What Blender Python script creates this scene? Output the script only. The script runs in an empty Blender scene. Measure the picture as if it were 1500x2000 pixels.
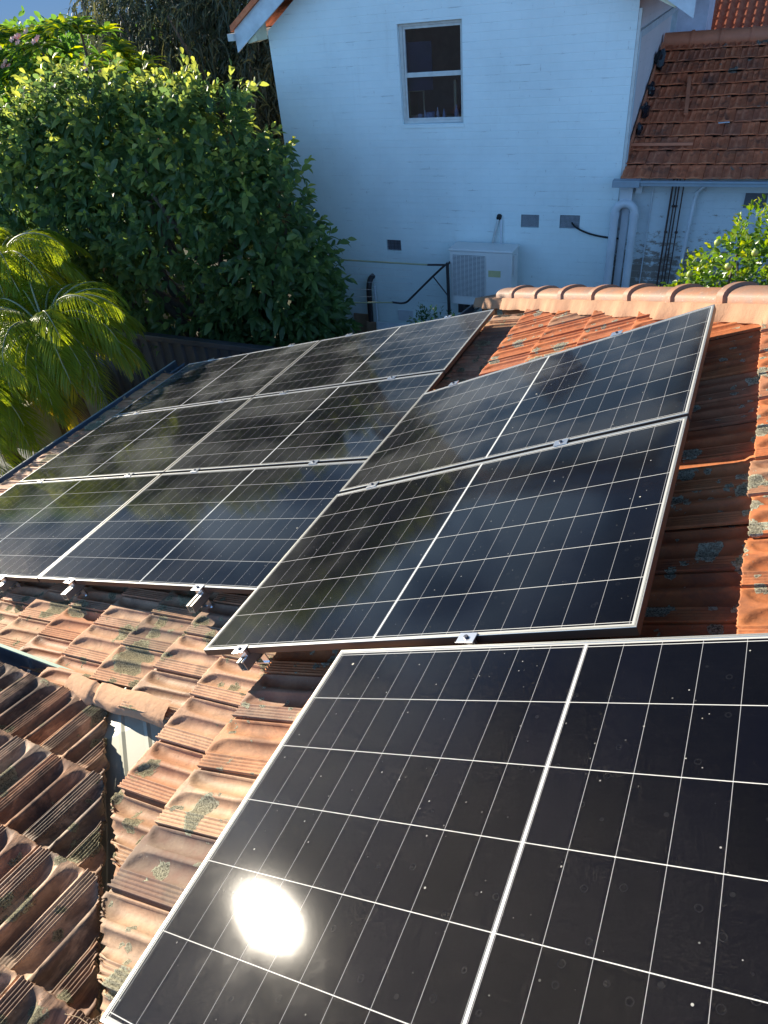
import bpy, bmesh, math, random
import numpy as np
from mathutils import Vector, Matrix
random.seed(7); RNG = np.random.default_rng(11)
SC = bpy.context.scene
COL = SC.collection
R = math.radians
# ------------------------------------------------------------------ camera
cam_d = bpy.data.cameras.new('camera'); cam = bpy.data.objects.new('camera', cam_d); COL.objects.link(cam)
RGT = Vector((0.90675862, 0.41300280, -0.08495580)).normalized()
UPV = Vector((-0.18758002, 0.57556611, 0.79595062)).normalized()
FWD = Vector((-0.37762751, 0.70579908, -0.59937060)).normalized()
m = Matrix.Identity(4)
for i in range(3):
    m[i][0] = RGT[i]; m[i][1] = UPV[i]; m[i][2] = -FWD[i]
CAM = Vector((4.96178, -1.80048, 2.99445))
m.translation = CAM
cam.matrix_world = m
cam_d.sensor_fit = 'VERTICAL'; cam_d.sensor_height = 24.0; cam_d.lens = 24.0 * 1357.285 / 2000.0
cam_d.clip_end = 2000; cam_d.clip_start = 0.02
SC.camera = cam
# ------------------------------------------------------------------ sky and sun
SUN = Vector((-0.922491, 0.244126, 0.299019)).normalized()
W = bpy.data.worlds.new('World'); SC.world = W; W.use_nodes = True
wn = W.node_tree; bg = wn.nodes['Background']
sky = wn.nodes.new('ShaderNodeTexSky'); sky.sky_type = 'NISHITA'; sky.sun_disc = False
sky.sun_elevation = math.asin(SUN.z); sky.sun_rotation = math.atan2(SUN.x, SUN.y)
sky.air_density = 1.0; sky.dust_density = 0.15; sky.ozone_density = 3.0; sky.altitude = 2500
tint = wn.nodes.new('ShaderNodeMix'); tint.data_type = 'RGBA'; tint.blend_type = 'MULTIPLY'; tint.inputs[0].default_value = 1.0
gm = wn.nodes.new('ShaderNodeGamma'); gm.inputs[1].default_value = 0.5     # gamma flattens the sky's contrast: less glare round the sun
wn.links.new(sky.outputs[0], gm.inputs[0])
wn.links.new(gm.outputs[0], tint.inputs[6]); tint.inputs[7].default_value = (0.58, 0.91, 1.30, 1)   # camera white balance: blue skylight
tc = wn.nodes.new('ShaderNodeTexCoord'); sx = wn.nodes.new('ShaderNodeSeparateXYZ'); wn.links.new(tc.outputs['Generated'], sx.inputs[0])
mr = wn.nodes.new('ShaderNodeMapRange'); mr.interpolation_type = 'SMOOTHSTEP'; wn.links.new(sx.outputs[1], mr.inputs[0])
mr.inputs[1].default_value = 0.25; mr.inputs[2].default_value = -0.55; mr.inputs[3].default_value = 0.42; mr.inputs[4].default_value = 3.0   # unseen bright bank added to the sky behind the viewer, lighting the shaded wall
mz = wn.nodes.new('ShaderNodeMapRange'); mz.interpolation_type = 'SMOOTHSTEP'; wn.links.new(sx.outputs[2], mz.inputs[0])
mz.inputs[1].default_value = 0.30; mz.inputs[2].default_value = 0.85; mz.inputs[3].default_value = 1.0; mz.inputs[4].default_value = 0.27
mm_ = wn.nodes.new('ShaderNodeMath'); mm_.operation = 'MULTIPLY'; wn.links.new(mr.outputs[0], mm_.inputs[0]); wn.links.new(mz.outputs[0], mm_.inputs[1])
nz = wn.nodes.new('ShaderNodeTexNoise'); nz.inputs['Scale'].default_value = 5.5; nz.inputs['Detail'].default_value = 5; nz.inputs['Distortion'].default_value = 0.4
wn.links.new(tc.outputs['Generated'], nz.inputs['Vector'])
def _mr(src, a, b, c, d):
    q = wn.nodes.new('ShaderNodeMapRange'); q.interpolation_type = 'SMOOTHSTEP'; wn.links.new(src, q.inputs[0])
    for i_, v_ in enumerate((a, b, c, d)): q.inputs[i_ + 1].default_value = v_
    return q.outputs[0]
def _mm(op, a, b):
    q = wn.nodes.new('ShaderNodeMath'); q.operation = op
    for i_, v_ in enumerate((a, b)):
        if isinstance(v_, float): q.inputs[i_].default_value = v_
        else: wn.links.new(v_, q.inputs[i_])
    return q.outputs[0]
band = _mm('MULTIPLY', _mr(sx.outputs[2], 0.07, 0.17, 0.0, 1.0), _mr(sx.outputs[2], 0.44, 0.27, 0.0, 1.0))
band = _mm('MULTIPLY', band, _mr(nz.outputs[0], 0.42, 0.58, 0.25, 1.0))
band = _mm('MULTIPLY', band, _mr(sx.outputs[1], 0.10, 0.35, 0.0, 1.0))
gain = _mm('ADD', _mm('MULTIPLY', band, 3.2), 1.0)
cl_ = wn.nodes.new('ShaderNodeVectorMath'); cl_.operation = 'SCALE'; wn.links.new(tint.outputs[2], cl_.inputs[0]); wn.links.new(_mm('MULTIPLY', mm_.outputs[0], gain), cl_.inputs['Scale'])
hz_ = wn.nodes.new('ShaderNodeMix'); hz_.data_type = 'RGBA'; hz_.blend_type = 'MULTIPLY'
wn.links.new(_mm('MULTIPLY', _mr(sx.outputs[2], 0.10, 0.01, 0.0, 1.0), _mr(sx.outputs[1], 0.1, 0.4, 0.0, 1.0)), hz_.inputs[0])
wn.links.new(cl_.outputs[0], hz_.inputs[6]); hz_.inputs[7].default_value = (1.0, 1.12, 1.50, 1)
wh_ = wn.nodes.new('ShaderNodeMix'); wh_.data_type = 'RGBA'; wh_.blend_type = 'MULTIPLY'      # cloud band added out of view for the panel reflections, greyer than the sky
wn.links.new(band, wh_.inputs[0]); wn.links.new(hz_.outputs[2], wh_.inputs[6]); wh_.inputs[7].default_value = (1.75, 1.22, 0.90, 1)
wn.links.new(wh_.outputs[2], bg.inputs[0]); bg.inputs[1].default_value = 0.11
sd = bpy.data.lights.new('sun', 'SUN'); sd.energy = 5.0; sd.angle = R(0.5); sd.color = (1.0, 0.90, 0.74)
so = bpy.data.objects.new('sun', sd); COL.objects.link(so)
so.rotation_euler = SUN.to_track_quat('Z', 'Y').to_euler(); so.location = (-10, 3, 8)
SC.view_settings.view_transform = 'Standard'; SC.view_settings.look = 'None'
SC.view_settings.exposure = 1.15; SC.view_settings.gamma = 1.0; SC.view_settings.use_curve_mapping = False
SC.cycles.max_bounces = 8; SC.cycles.transparent_max_bounces = 8
SC.cycles.sample_clamp_indirect = 6

# ------------------------------------------------------------------ node helper
class NT:
    def __init__(s, name):
        s.m = bpy.data.materials.new(name); s.m.use_nodes = True; s.t = s.m.node_tree
        s.n = s.t.nodes; s.p = s.n['Principled BSDF']; s.out = s.n['Material Output']
    def node(s, typ, **kw):
        n = s.n.new('ShaderNode' + typ)
        for k, v in kw.items(): setattr(n, k, v)
        return n
    def put(s, sock, v):
        if isinstance(v, bpy.types.NodeSocket): s.t.links.new(v, sock)
        elif v is not None:
            if isinstance(v, (tuple, list)) and len(v) == 3 and sock.type == 'RGBA': v = (*v, 1)
            sock.default_value = v
    def math(s, op, a, b=None, c=None, clamp=False):
        n = s.node('Math', operation=op, use_clamp=clamp); s.put(n.inputs[0], a)
        if b is not None: s.put(n.inputs[1], b)
        if c is not None: s.put(n.inputs[2], c)
        return n.outputs[0]
    def vmath(s, op, a, b=None):
        n = s.node('VectorMath', operation=op); s.put(n.inputs[0], a)
        if b is not None: s.put(n.inputs[1], b)
        return n.outputs[0]
    def mix(s, f, a, b, blend='MIX'):
        n = s.node('Mix', data_type='RGBA', blend_type=blend); s.put(n.inputs[0], f); s.put(n.inputs[6], a); s.put(n.inputs[7], b); return n.outputs[2]
    def ramp(s, f, stops, interp='LINEAR'):
        n = s.node('ValToRGB'); s.put(n.inputs[0], f); cr = n.color_ramp; cr.interpolation = interp
        while len(cr.elements) < len(stops): cr.elements.new(0.5)
        for e, (p, c) in zip(cr.elements, stops):
            e.position = p; e.color = (*c, 1) if len(c) == 3 else c
        return n.outputs[0]
    def noise(s, vec, scale, detail=4, rough=0.55, dist=0.0):
        n = s.node('TexNoise'); s.put(n.inputs['Vector'], vec); n.inputs['Scale'].default_value = scale
        n.inputs['Detail'].default_value = detail; n.inputs['Roughness'].default_value = rough; n.inputs['Distortion'].default_value = dist
        return n.outputs[0]
    def voro(s, vec, scale, feature='F1', out='Distance', rnd=1.0):
        n = s.node('TexVoronoi', feature=feature); s.put(n.inputs['Vector'], vec); n.inputs['Scale'].default_value = scale; n.inputs['Randomness'].default_value = rnd
        return n.outputs[out]
    def coord(s, which='Object'): return s.node('TexCoord').outputs[which]
    def attr(s, name):
        n = s.node('Attribute'); n.attribute_name = name; return n.outputs['Fac']
    def sep(s, v):
        n = s.node('SeparateXYZ'); s.put(n.inputs[0], v); return n.outputs
    def smooth(s, v, a, b):
        n = s.node('MapRange', interpolation_type='SMOOTHSTEP'); s.put(n.inputs[0], v); s.put(n.inputs[1], a); s.put(n.inputs[2], b); return n.outputs[0]
    def bump(s, h, strength=0.3, dist=0.01, normal=None):
        n = s.node('Bump'); s.put(n.inputs['Height'], h); n.inputs['Strength'].default_value = strength; n.inputs['Distance'].default_value = dist
        if normal is not None: s.put(n.inputs['Normal'], normal)
        return n.outputs[0]
    def set(s, **kw):
        for k, v in kw.items():
            s.put(s.p.inputs[k.replace('_', ' ')], v)
        return s
    def rgb(s, v):
        n = s.node('CombineXYZ')
        for i in range(3): s.put(n.inputs[i], v)
        return n.outputs[0]

def simple(name, col, rough=0.6, metal=0.0, var=0.15, scale=6.0, bump=0.0, bscale=60):
    t = NT(name); c = t.coord()
    n = t.noise(c, scale, 5, 0.6)
    d = tuple(max(0, x * (1 - var)) for x in col); l = tuple(min(1, x * (1 + var)) for x in col)
    t.set(Base_Color=t.ramp(n, [(0.3, d), (0.7, l)]), Roughness=rough, Metallic=metal)
    if bump: t.set(Normal=t.bump(t.noise(c, bscale, 4), bump, 0.004))
    return t.m

# ---------------- terracotta
def mat_tiles(name, ramp, streak=None, *a, **k):
    return _mat_tiles(name, ramp, *( (streak,) + a if streak is not None else a), **k)
def _mat_tiles(name, ramp, lichen=0.55, soot=0.3, lcol=(0.20, 0.20, 0.13), lscale=7.0, glaze=0.0, lich_lo=0.16, regions=None):
    t = NT(name); c = t.coord(); tv = t.attr('tv'); tg = t.attr('tg')
    base = t.ramp(tv, ramp)
    if regions:      # older, tan coloured batch of tiles below a given y
        base = t.mix(t.smooth(t.sep(c)[1], -0.25, -0.75), base, t.ramp(tv, regions))
    n1 = t.noise(c, 9, 6, 0.62); n2 = t.noise(c, 70, 5, 0.7); n3 = t.noise(c, 2.3, 3, 0.5)
    col = t.mix(t.math('MULTIPLY', t.smooth(n1, 0.35, 0.75), 0.30), base, (0.46, 0.25, 0.13), 'MIX')
    col = t.mix(t.math('MULTIPLY', t.smooth(n1, 0.62, 0.40), 0.35), col, (0.26, 0.085, 0.04))
    col = t.mix(t.math('MULTIPLY', t.smooth(n2, 0.45, 0.72), 0.25), col, (0.12, 0.07, 0.05))
    # soot / black algae, in soft patches
    s1 = t.noise(c, 3.1, 6, 0.7, 0.6); sm = t.math('MULTIPLY', t.smooth(s1, 0.50, 0.66), soot)
    col = t.mix(sm, col, (0.055, 0.045, 0.04))
    if soot > 0.6:
        st = t.noise(t.vmath('MULTIPLY', c, (7.0, 1.3, 1.3)), 1.6, 5, 0.7, 0.4)
        col = t.mix(t.math('MULTIPLY', t.smooth(st, 0.43, 0.56), 0.68), col, (0.075, 0.055, 0.05))
    # lichen rosettes
    nn = t.node('TexNoise'); t.put(nn.inputs['Vector'], c); nn.inputs['Scale'].default_value = 30; nn.inputs['Detail'].default_value = 5; nn.inputs['Roughness'].default_value = 0.7
    off = t.node('VectorMath', operation='MULTIPLY_ADD'); t.put(off.inputs[0], nn.outputs[1]); off.inputs[1].default_value = (0.05, 0.05, 0.05); t.put(off.inputs[2], c)
    edge = t.math('MULTIPLY', t.math('SUBTRACT', t.noise(c, 26, 7, 0.72), 0.5), 0.55)
    region = t.smooth(n3, 0.34, 0.50); fld = None
    for q, (ls, gain) in enumerate(((lscale, 0.62), (lscale * 2.7, 0.50))):
        dcol = t.node('TexVoronoi'); t.put(dcol.inputs['Vector'], off.outputs[0]); dcol.inputs['Scale'].default_value = ls
        rv = t.sep(dcol.outputs['Color'])
        rad = t.math('MULTIPLY', t.math('SUBTRACT', rv[q], 1 - lichen, clamp=True), gain / max(lichen, 0.05))
        rad = t.math('MULTIPLY', rad, t.math('ADD', t.math('MULTIPLY', region, 0.8), 0.2))
        f_ = t.math('ADD', t.math('SUBTRACT', rad, dcol.outputs['Distance']), edge)
        fld = f_ if fld is None else t.math('MAXIMUM', fld, f_)
    lm = t.smooth(fld, 0.0, 0.03)
    rim = t.math('MULTIPLY', lm, t.smooth(fld, 0.09, 0.03))
    n5 = t.noise(c, 190, 4, 0.75)
    lc = t.mix(t.smooth(n5, 0.36, 0.60), tuple(x * 0.22 for x in lcol), t.mix(n3, lcol, tuple(x * 1.5 for x in (lcol[0] * 1.1, lcol[1], lcol[2]))))
    lc = t.mix(t.math('MULTIPLY', rim, 0.8), lc, tuple(min(1, x * 2.0) for x in lcol))
    col = t.mix(t.math('MULTIPLY', lm, 0.93), col, lc)
    # small pale specks
    sp = t.voro(c, 60); spm = t.math('MULTIPLY', t.smooth(sp, 0.16, 0.10), t.smooth(n1, 0.55, 0.65))
    col = t.mix(t.math('MULTIPLY', spm, 0.5), col, (0.55, 0.5, 0.38))
    rough = t.math('SUBTRACT', 0.82, t.math('MULTIPLY', tg, 0.30 + glaze)); rough = t.math('MAXIMUM', rough, t.math('MULTIPLY', lm, 0.95))
    h = t.math('ADD', t.math('MULTIPLY', n2, 0.35), t.math('MULTIPLY', t.math('MULTIPLY', lm, n5), 2.6))
    h = t.math('ADD', h, t.math('MULTIPLY', n1, 0.8))
    t.set(Base_Color=col, Roughness=rough, Normal=t.bump(h, 0.85, 0.004)); t.p.inputs['Specular IOR Level'].default_value = 0.25
    return t.m
RAMP_LOW = [(0.0, (0.68, 0.40, 0.24)), (0.35, (0.66, 0.42, 0.27)), (0.6, (0.58, 0.28, 0.15)), (0.85, (0.48, 0.33, 0.21)), (1.0, (0.34, 0.25, 0.18))]
RAMP_UP = [(0.0, (0.56, 0.165, 0.055)), (0.4, (0.58, 0.20, 0.07)), (0.65, (0.50, 0.14, 0.05)), (0.86, (0.40, 0.22, 0.13)), (1.0, (0.28, 0.19, 0.14))]
RAMP_TAN = [(0.0, (0.46, 0.34, 0.24)), (0.3, (0.56, 0.37, 0.23)), (0.5, (0.54, 0.22, 0.10)), (0.7, (0.26, 0.19, 0.14)), (1.0, (0.19, 0.165, 0.145))]
RAMP_S = [(0.0, (0.66, 0.38, 0.23)), (0.5, (0.72, 0.50, 0.34)), (1.0, (0.64, 0.50, 0.37))]
M = {}
M['tile_low'] = mat_tiles('terracotta_lower', RAMP_LOW, 0.95, 0.45, (0.28, 0.27, 0.17), 4.6)
M['tile_up'] = mat_tiles('terracotta_upper', RAMP_UP, 0.34, 0.42, (0.36, 0.37, 0.27), 9.0, regions=RAMP_TAN)
M['tile_s'] = mat_tiles('terracotta_front', RAMP_S, 0.42, 0.85, (0.26, 0.26, 0.17), 6.0)
M['tile_h2'] = mat_tiles('terracotta_rear', [(0, (0.74, 0.20, 0.085)), (0.5, (0.68, 0.20, 0.09)), (1, (0.54, 0.18, 0.10))], 0.1, 0.58, (0.2, 0.2, 0.16), 3)
M['tile_far'] = mat_tiles('terracotta_far', [(0, (0.40, 0.10, 0.055)), (1, (0.34, 0.09, 0.05))], 0.0, 0.2)
M['cap'] = None
t = NT('painted_cap'); c = t.coord(); n = t.noise(c, 5, 6, 0.65); n2 = t.noise(c, 60, 4)
tv = t.attr('tv')
col = t.mix(t.math('MULTIPLY', t.smooth(n, 0.42, 0.66), 0.75), t.ramp(tv, [(0, (0.38, 0.19, 0.105)), (0.5, (0.35, 0.15, 0.075)), (1, (0.27, 0.17, 0.12))]), (0.22, 0.15, 0.115))
col = t.mix(t.math('MULTIPLY', t.smooth(n2, 0.60, 0.75), 0.4), col, (0.62, 0.52, 0.42))
t.set(Base_Color=col, Roughness=0.62, Normal=t.bump(t.math('ADD', n2, n), 0.35, 0.004)); M['cap'] = t.m
t = NT('painted_mortar'); c = t.coord(); n = t.noise(t.vmath('MULTIPLY', c, (1.0, 1.0, 0.35)), 22, 5, 0.65); n2 = t.noise(c, 5, 4)
t.set(Base_Color=t.mix(t.smooth(n2, 0.35, 0.7), (0.42, 0.235, 0.135), (0.35, 0.18, 0.10)), Roughness=0.85, Normal=t.bump(t.math('ADD', n, t.math('MULTIPLY', t.noise(c, 120, 3), 0.3)), 0.7, 0.008)); M['mortar'] = t.m
t = NT('tan_mortar'); c = t.coord(); n = t.noise(c, 30, 5, 0.65)
t.set(Base_Color=t.mix(n, (0.66, 0.40, 0.24), (0.52, 0.29, 0.16)), Roughness=0.9, Normal=t.bump(n, 0.7, 0.006)); M['mortar_light'] = t.m
M['underlay'] = simple('roof_timber_dark', (0.03, 0.025, 0.022), 0.9)
M['cream_tray'] = simple('cream_painted_steel', (0.46, 0.46, 0.36), 0.45, 0.0, 0.10, 3)
M['gutter'] = simple('grey_blue_gutter', (0.13, 0.17, 0.22), 0.45, 0.3, 0.2, 5)
M['gutter_pale'] = simple('pale_blue_gutter', (0.26, 0.32, 0.37), 0.5, 0.0, 0.12, 5)
M['gutter_green'] = simple('pale_green_rim', (0.42, 0.60, 0.45), 0.6, 0.0, 0.12, 12)
M['render_wall'] = simple('plain_rendered_wall', (0.45, 0.42, 0.36), 0.85)
M['alu'] = simple('anodised_aluminium', (0.52, 0.52, 0.49), 0.42, 0.8, 0.06, 3)
M['alu_side'] = simple('dull_aluminium', (0.50, 0.49, 0.46), 0.5, 0.7, 0.08, 4)
M['frame_side'] = simple('shaded_frame_side', (0.11, 0.085, 0.07), 0.45, 0.5, 0.08, 4)  # aluminium sides coloured darker to stand for shade and dark tile reflections
M['steel'] = simple('bright_clamp', (0.82, 0.82, 0.84), 0.28, 0.9, 0.05, 9)
M['bolt'] = simple('bolt_dark', (0.08, 0.09, 0.12), 0.4, 0.8)
M['black'] = simple('black_backsheet', (0.012, 0.012, 0.012), 0.7)
M['blackplastic'] = simple('black_crinkled_flashing', (0.015, 0.016, 0.02), 0.22, 0.0, 0.3, 9, 0.6, 18)
M['timber_paint'] = simple('old_cream_paint', (0.52, 0.54, 0.52), 0.6, 0.0, 0.10, 14, 0.2, 40)
M['timber_blue'] = simple('pale_blue_paint', (0.50, 0.58, 0.62), 0.6, 0, 0.14, 8, 0.2, 40)
M['soffit'] = simple('cream_soffit', (0.62, 0.62, 0.44), 0.7)
M['batten'] = simple('red_brown_batten', (0.50, 0.17, 0.085), 0.6)
M['room'] = simple('dim_room_wall', (0.50, 0.36, 0.32), 0.9)
M['blind'] = simple('dark_blue_blind', (0.05, 0.06, 0.10), 0.8)
M['straw'] = simple('straw_yellow', (0.55, 0.48, 0.26), 0.8)
M['plastic_blue'] = simple('pale_blue_plastic', (0.35, 0.48, 0.62), 0.4)
M['plastic_white'] = simple('white_plastic', (0.74, 0.74, 0.72), 0.45, 0, 0.05)
M['ac_white'] = simple('ac_paint', (0.66, 0.66, 0.64), 0.45, 0, 0.06, 3)
M['ac_dark'] = simple('ac_coil', (0.10, 0.10, 0.12), 0.6)
M['label'] = simple('yellow_label', (0.50, 0.47, 0.24), 0.6)
M['pvc'] = simple('painted_pvc_pipe', (0.56, 0.60, 0.64), 0.42, 0, 0.10, 4)
M['pipe_brown'] = simple('rusty_brown_pipe', (0.06, 0.030, 0.025), 0.6, 0, 0.4, 8)
M['dark_steel'] = simple('dark_steel_post', (0.035, 0.030, 0.032), 0.5, 0.3)
M['khaki'] = simple('khaki_rail', (0.34, 0.34, 0.20), 0.5)
M['wire'] = simple('line_wire', (0.5, 0.5, 0.5), 0.4)
M['plywood'] = simple('brown_board', (0.30, 0.19, 0.12), 0.8)
M['whiteboard'] = simple('white_board', (0.62, 0.66, 0.70), 0.6)
M['fence'] = simple('charcoal_sheet', (0.07, 0.073, 0.08), 0.5, 0.3, 0.2, 3)
M['cream_wall'] = simple('cream_render', (0.60, 0.55, 0.36), 0.85, 0, 0.15, 2.5, 0.2, 30)
M['green_bin'] = simple('dark_green_plastic', (0.012, 0.09, 0.06), 0.45)
M['navy'] = simple('navy_plastic', (0.02, 0.03, 0.06), 0.45)
M['concrete'] = simple('pale_concrete', (0.48, 0.46, 0.42), 0.85, 0, 0.2, 4)
M['bark'] = simple('grey_bark', (0.13, 0.10, 0.075), 0.9, 0, 0.3, 12, 0.6, 30)
M['palm_bark'] = simple('palm_bark', (0.20, 0.13, 0.07), 0.9, 0, 0.3, 20, 0.6, 30)
M['twig'] = simple('dry_twig', (0.30, 0.21, 0.13), 0.9, 0, 0.4, 30)
M['soil'] = None
t = NT('garden_ground'); c = t.coord(); n = t.noise(c, 1.5, 7, 0.6)
t.set(Base_Color=t.ramp(n, [(0.3, (0.05, 0.045, 0.03)), (0.5, (0.09, 0.08, 0.055)), (0.62, (0.05, 0.08, 0.025)), (0.8, (0.07, 0.11, 0.03))]), Roughness=0.95, Normal=t.bump(t.noise(c, 25, 5), 0.6, 0.03)); M['soil'] = t.m

# ---------------- painted brick walls
def mat_brick(name, paint, brick=(0.24, 0.17, 0.12), wear=0.0, worn_z=-0.2):
    t = NT(name); c = t.coord(); s = t.sep(c)
    comb = t.node('CombineXYZ'); t.put(comb.inputs[0], t.math('ADD', s[0], s[1])); t.put(comb.inputs[1], s[2])
    b = t.node('TexBrick'); t.put(b.inputs['Vector'], comb.outputs[0]); b.inputs['Scale'].default_value = 1.0
    b.inputs['Brick Width'].default_value = 0.24; b.inputs['Row Height'].default_value = 0.086; b.inputs['Mortar Size'].default_value = 0.006; b.inputs['Mortar Smooth'].default_value = 0.6
    b.inputs['Color1'].default_value = (1, 1, 1, 1); b.inputs['Color2'].default_value = (0.96, 0.96, 0.96, 1); b.inputs['Mortar'].default_value = (0, 0, 0, 1)
    n1 = t.noise(c, 1.1, 5, 0.6); n2 = t.noise(t.vmath('MULTIPLY', c, (1, 1, 9.0)), 3.2, 6, 0.7); n3 = t.noise(c, 14, 6, 0.7)
    col = t.mix(t.smooth(n1, 0.3, 0.75), paint, tuple(x * 0.88 for x in paint))
    col = t.mix(t.math('MULTIPLY', t.smooth(n2, 0.60, 0.75), 0.22), col, tuple(x * 0.65 for x in paint))
    # fine dark cracks along courses
    crk = t.math('MULTIPLY', t.smooth(b.outputs['Fac'], 0.35, 0.85), t.smooth(n2, 0.56, 0.66))
    col = t.mix(t.math('MULTIPLY', crk, 0.40), col, (0.16, 0.16, 0.17))
    drip = t.smooth(t.noise(t.vmath('MULTIPLY', c, (1, 1, 0.12)), 7, 5, 0.7), 0.56, 0.78)
    col = t.mix(t.math('MULTIPLY', drip, 0.13), col, (0.36, 0.38, 0.36))
    chip = t.smooth(t.noise(c, 9, 7, 0.75), 0.700, 0.720)
    col = t.mix(t.math('MULTIPLY', chip, 0.7), col, (0.33, 0.31, 0.30))
    h = t.math('ADD', t.math('MULTIPLY', b.outputs['Fac'], -0.6), t.math('ADD', t.math('MULTIPLY', n2, 0.9), t.math('MULTIPLY', n3, 0.25)))
    if wear:
        zz = t.smooth(s[2], worn_z + 0.9, worn_z - 0.35)
        wn_ = t.math('ADD', t.noise(t.vmath('MULTIPLY', c, (1, 1, 2.2)), 9, 8, 0.78), t.math('MULTIPLY', zz, 0.24))
        wm = t.math('MULTIPLY', t.smooth(wn_, 0.605, 0.665), wear)
        bc = t.mix(b.outputs['Fac'], t.mix(t.noise(c, 18, 4), brick, tuple(x * 0.55 for x in brick)), (0.33, 0.30, 0.25))
        col = t.mix(t.math('MULTIPLY', wm, 0.85), col, bc)
    t.set(Base_Color=col, Roughness=0.62, Normal=t.bump(h, 0.4, 0.007)); return t.m
M['wall_paint'] = mat_brick('painted_brick', (0.72, 0.83, 0.83))
M['wall_side'] = mat_brick('painted_brick_side', (0.72, 0.66, 0.66))
M['wall_worn'] = mat_brick('worn_painted_brick', (0.58, 0.65, 0.68), wear=1.0)
M['lilac'] = simple('lilac_render', (0.62, 0.62, 0.70), 0.8)

# ---------------- photovoltaic glass
PL, PW = 1.72279, 1.134
def mat_pv():
    t = NT('pv_glass'); c = t.coord(); s = t.sep(c); x, y = s[0], s[1]
    def near_mult(v, pitch, hw):        # distance to the nearest multiple of pitch < hw
        f = t.math('FRACT', t.math('ADD', t.math('DIVIDE', v, pitch), 0.5))
        d = t.math('MULTIPLY', t.math('ABSOLUTE', t.math('SUBTRACT', f, 0.5)), pitch)
        return t.smooth(d, hw * 1.25, hw * 0.75)
    ax = t.math('ABSOLUTE', t.math('SUBTRACT', x, PL / 2))
    mid = t.smooth(ax, 0.0038, 0.0030)
    ph = (PL / 2 - 0.0055 - 0.0215) / 9
    thin = near_mult(t.math('SUBTRACT', ax, 0.0055), ph, 0.0006)
    pr = (PW - 0.045) / 6
    row = near_mult(t.math('SUBTRACT', y, 0.0225), pr, 0.00095)
    by = t.math('ABSOLUTE', t.math('SUBTRACT', y, PW / 2))
    border = t.math('MAXIMUM', t.smooth(ax, PL / 2 - 0.0155, PL / 2 - 0.0145), t.smooth(by, PW / 2 - 0.0155, PW / 2 - 0.0145))
    # cell tone differs a little from cell to cell
    cx = t.math('FLOOR', t.math('DIVIDE', t.math('SUBTRACT', ax, 0.0055), ph)); cy = t.math('FLOOR', t.math('DIVIDE', t.math('SUBTRACT', y, 0.0225), pr))
    cc = t.node('CombineXYZ'); t.put(cc.inputs[0], cx); t.put(cc.inputs[1], cy); t.put(cc.inputs[2], t.math('GREATER_THAN', x, PL / 2))
    wn_ = t.node('TexWhiteNoise'); t.put(wn_.inputs['Vector'], cc.outputs[0])
    cell = t.mix(wn_.outputs['Value'], (0.0020, 0.0022, 0.0040), (0.0030, 0.0034, 0.0075))
    # fine busbar streaks
    bus = t.noise(t.vmath('MULTIPLY', c, (14, 420, 1)), 1.0, 3, 0.6)
    cell = t.mix(t.math('MULTIPLY', t.smooth(bus, 0.55, 0.75), 0.35), cell, (0.010, 0.010, 0.013))
    col = t.mix(thin, cell, (0.30, 0.30, 0.31))
    col = t.mix(row, col, (0.58, 0.58, 0.56))
    silver = t.mix(near_mult(x, 0.0045, 0.0004), (0.62, 0.64, 0.64), (0.45, 0.47, 0.48))
    seg = t.noise(t.vmath('MULTIPLY', c, (0, 45, 0)), 1.0, 1)
    col = t.mix(mid, col, t.mix(seg, (0.50, 0.53, 0.54), (0.78, 0.80, 0.78)))
    col = t.mix(border, col, (0.45, 0.45, 0.43))
    # dusty film with painted haze, water marks, specks, droppings
    oi = t.node('ObjectInfo'); cw = t.vmath('ADD', c, t.rgb(t.math('MULTIPLY', oi.outputs['Random'], 37.0)))
    n1 = t.noise(cw, 3.0, 6, 0.65); n2 = t.noise(cw, 45, 4, 0.7)
    dust_haze = t.math('ADD', 0.0012, t.math('MULTIPLY', t.smooth(n1, 0.40, 0.80), 0.004))
    dust_haze = t.math('MULTIPLY', dust_haze, t.math('ADD', 0.4, t.math('MULTIPLY', n2, 1.2)))
    lw = t.node('LayerWeight'); lw.inputs[0].default_value = 0.5; gz = t.math('POWER', lw.outputs['Facing'], 7.0)
    dust_haze = t.math('ADD', dust_haze, t.math('MULTIPLY', t.math('MULTIPLY', gz, t.math('ADD', 0.30, t.math('MULTIPLY', t.smooth(t.noise(cw, 1.7, 4, 0.55), 0.42, 0.64), 1.9))), 0.66), clamp=True)   # dusty film plus painted cloud-like haze, both stronger at a slant
    col = t.mix(dust_haze, col, (0.50, 0.51, 0.50))
    v = t.node('TexVoronoi'); t.put(v.inputs['Vector'], cw); v.inputs['Scale'].default_value = 62; vs = t.sep(v.outputs['Color'])
    r1 = t.math('MULTIPLY', t.math('SUBTRACT', vs[0], 0.80, clamp=True), 0.85)
    sp = t.smooth(t.math('SUBTRACT', r1, v.outputs['Distance']), 0.0, 0.04)
    col = t.mix(t.math('MULTIPLY', sp, t.math('ADD', 0.07, t.math('MULTIPLY', t.math('POWER', vs[1], 2.2), 0.6))), col, (0.62, 0.61, 0.56))
    v2 = t.node('TexVoronoi'); t.put(v2.inputs['Vector'], cw); v2.inputs['Scale'].default_value = 13; v2s = t.sep(v2.outputs['Color'])
    r2 = t.math('MULTIPLY', t.math('SUBTRACT', v2s[0], 0.86, clamp=True), 0.45)
    sp2 = t.smooth(t.math('SUBTRACT', r2, v2.outputs['Distance']), 0.0, 0.012)
    col = t.mix(t.math('MULTIPLY', sp2, 0.85), col, (0.66, 0.62, 0.50))
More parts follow.
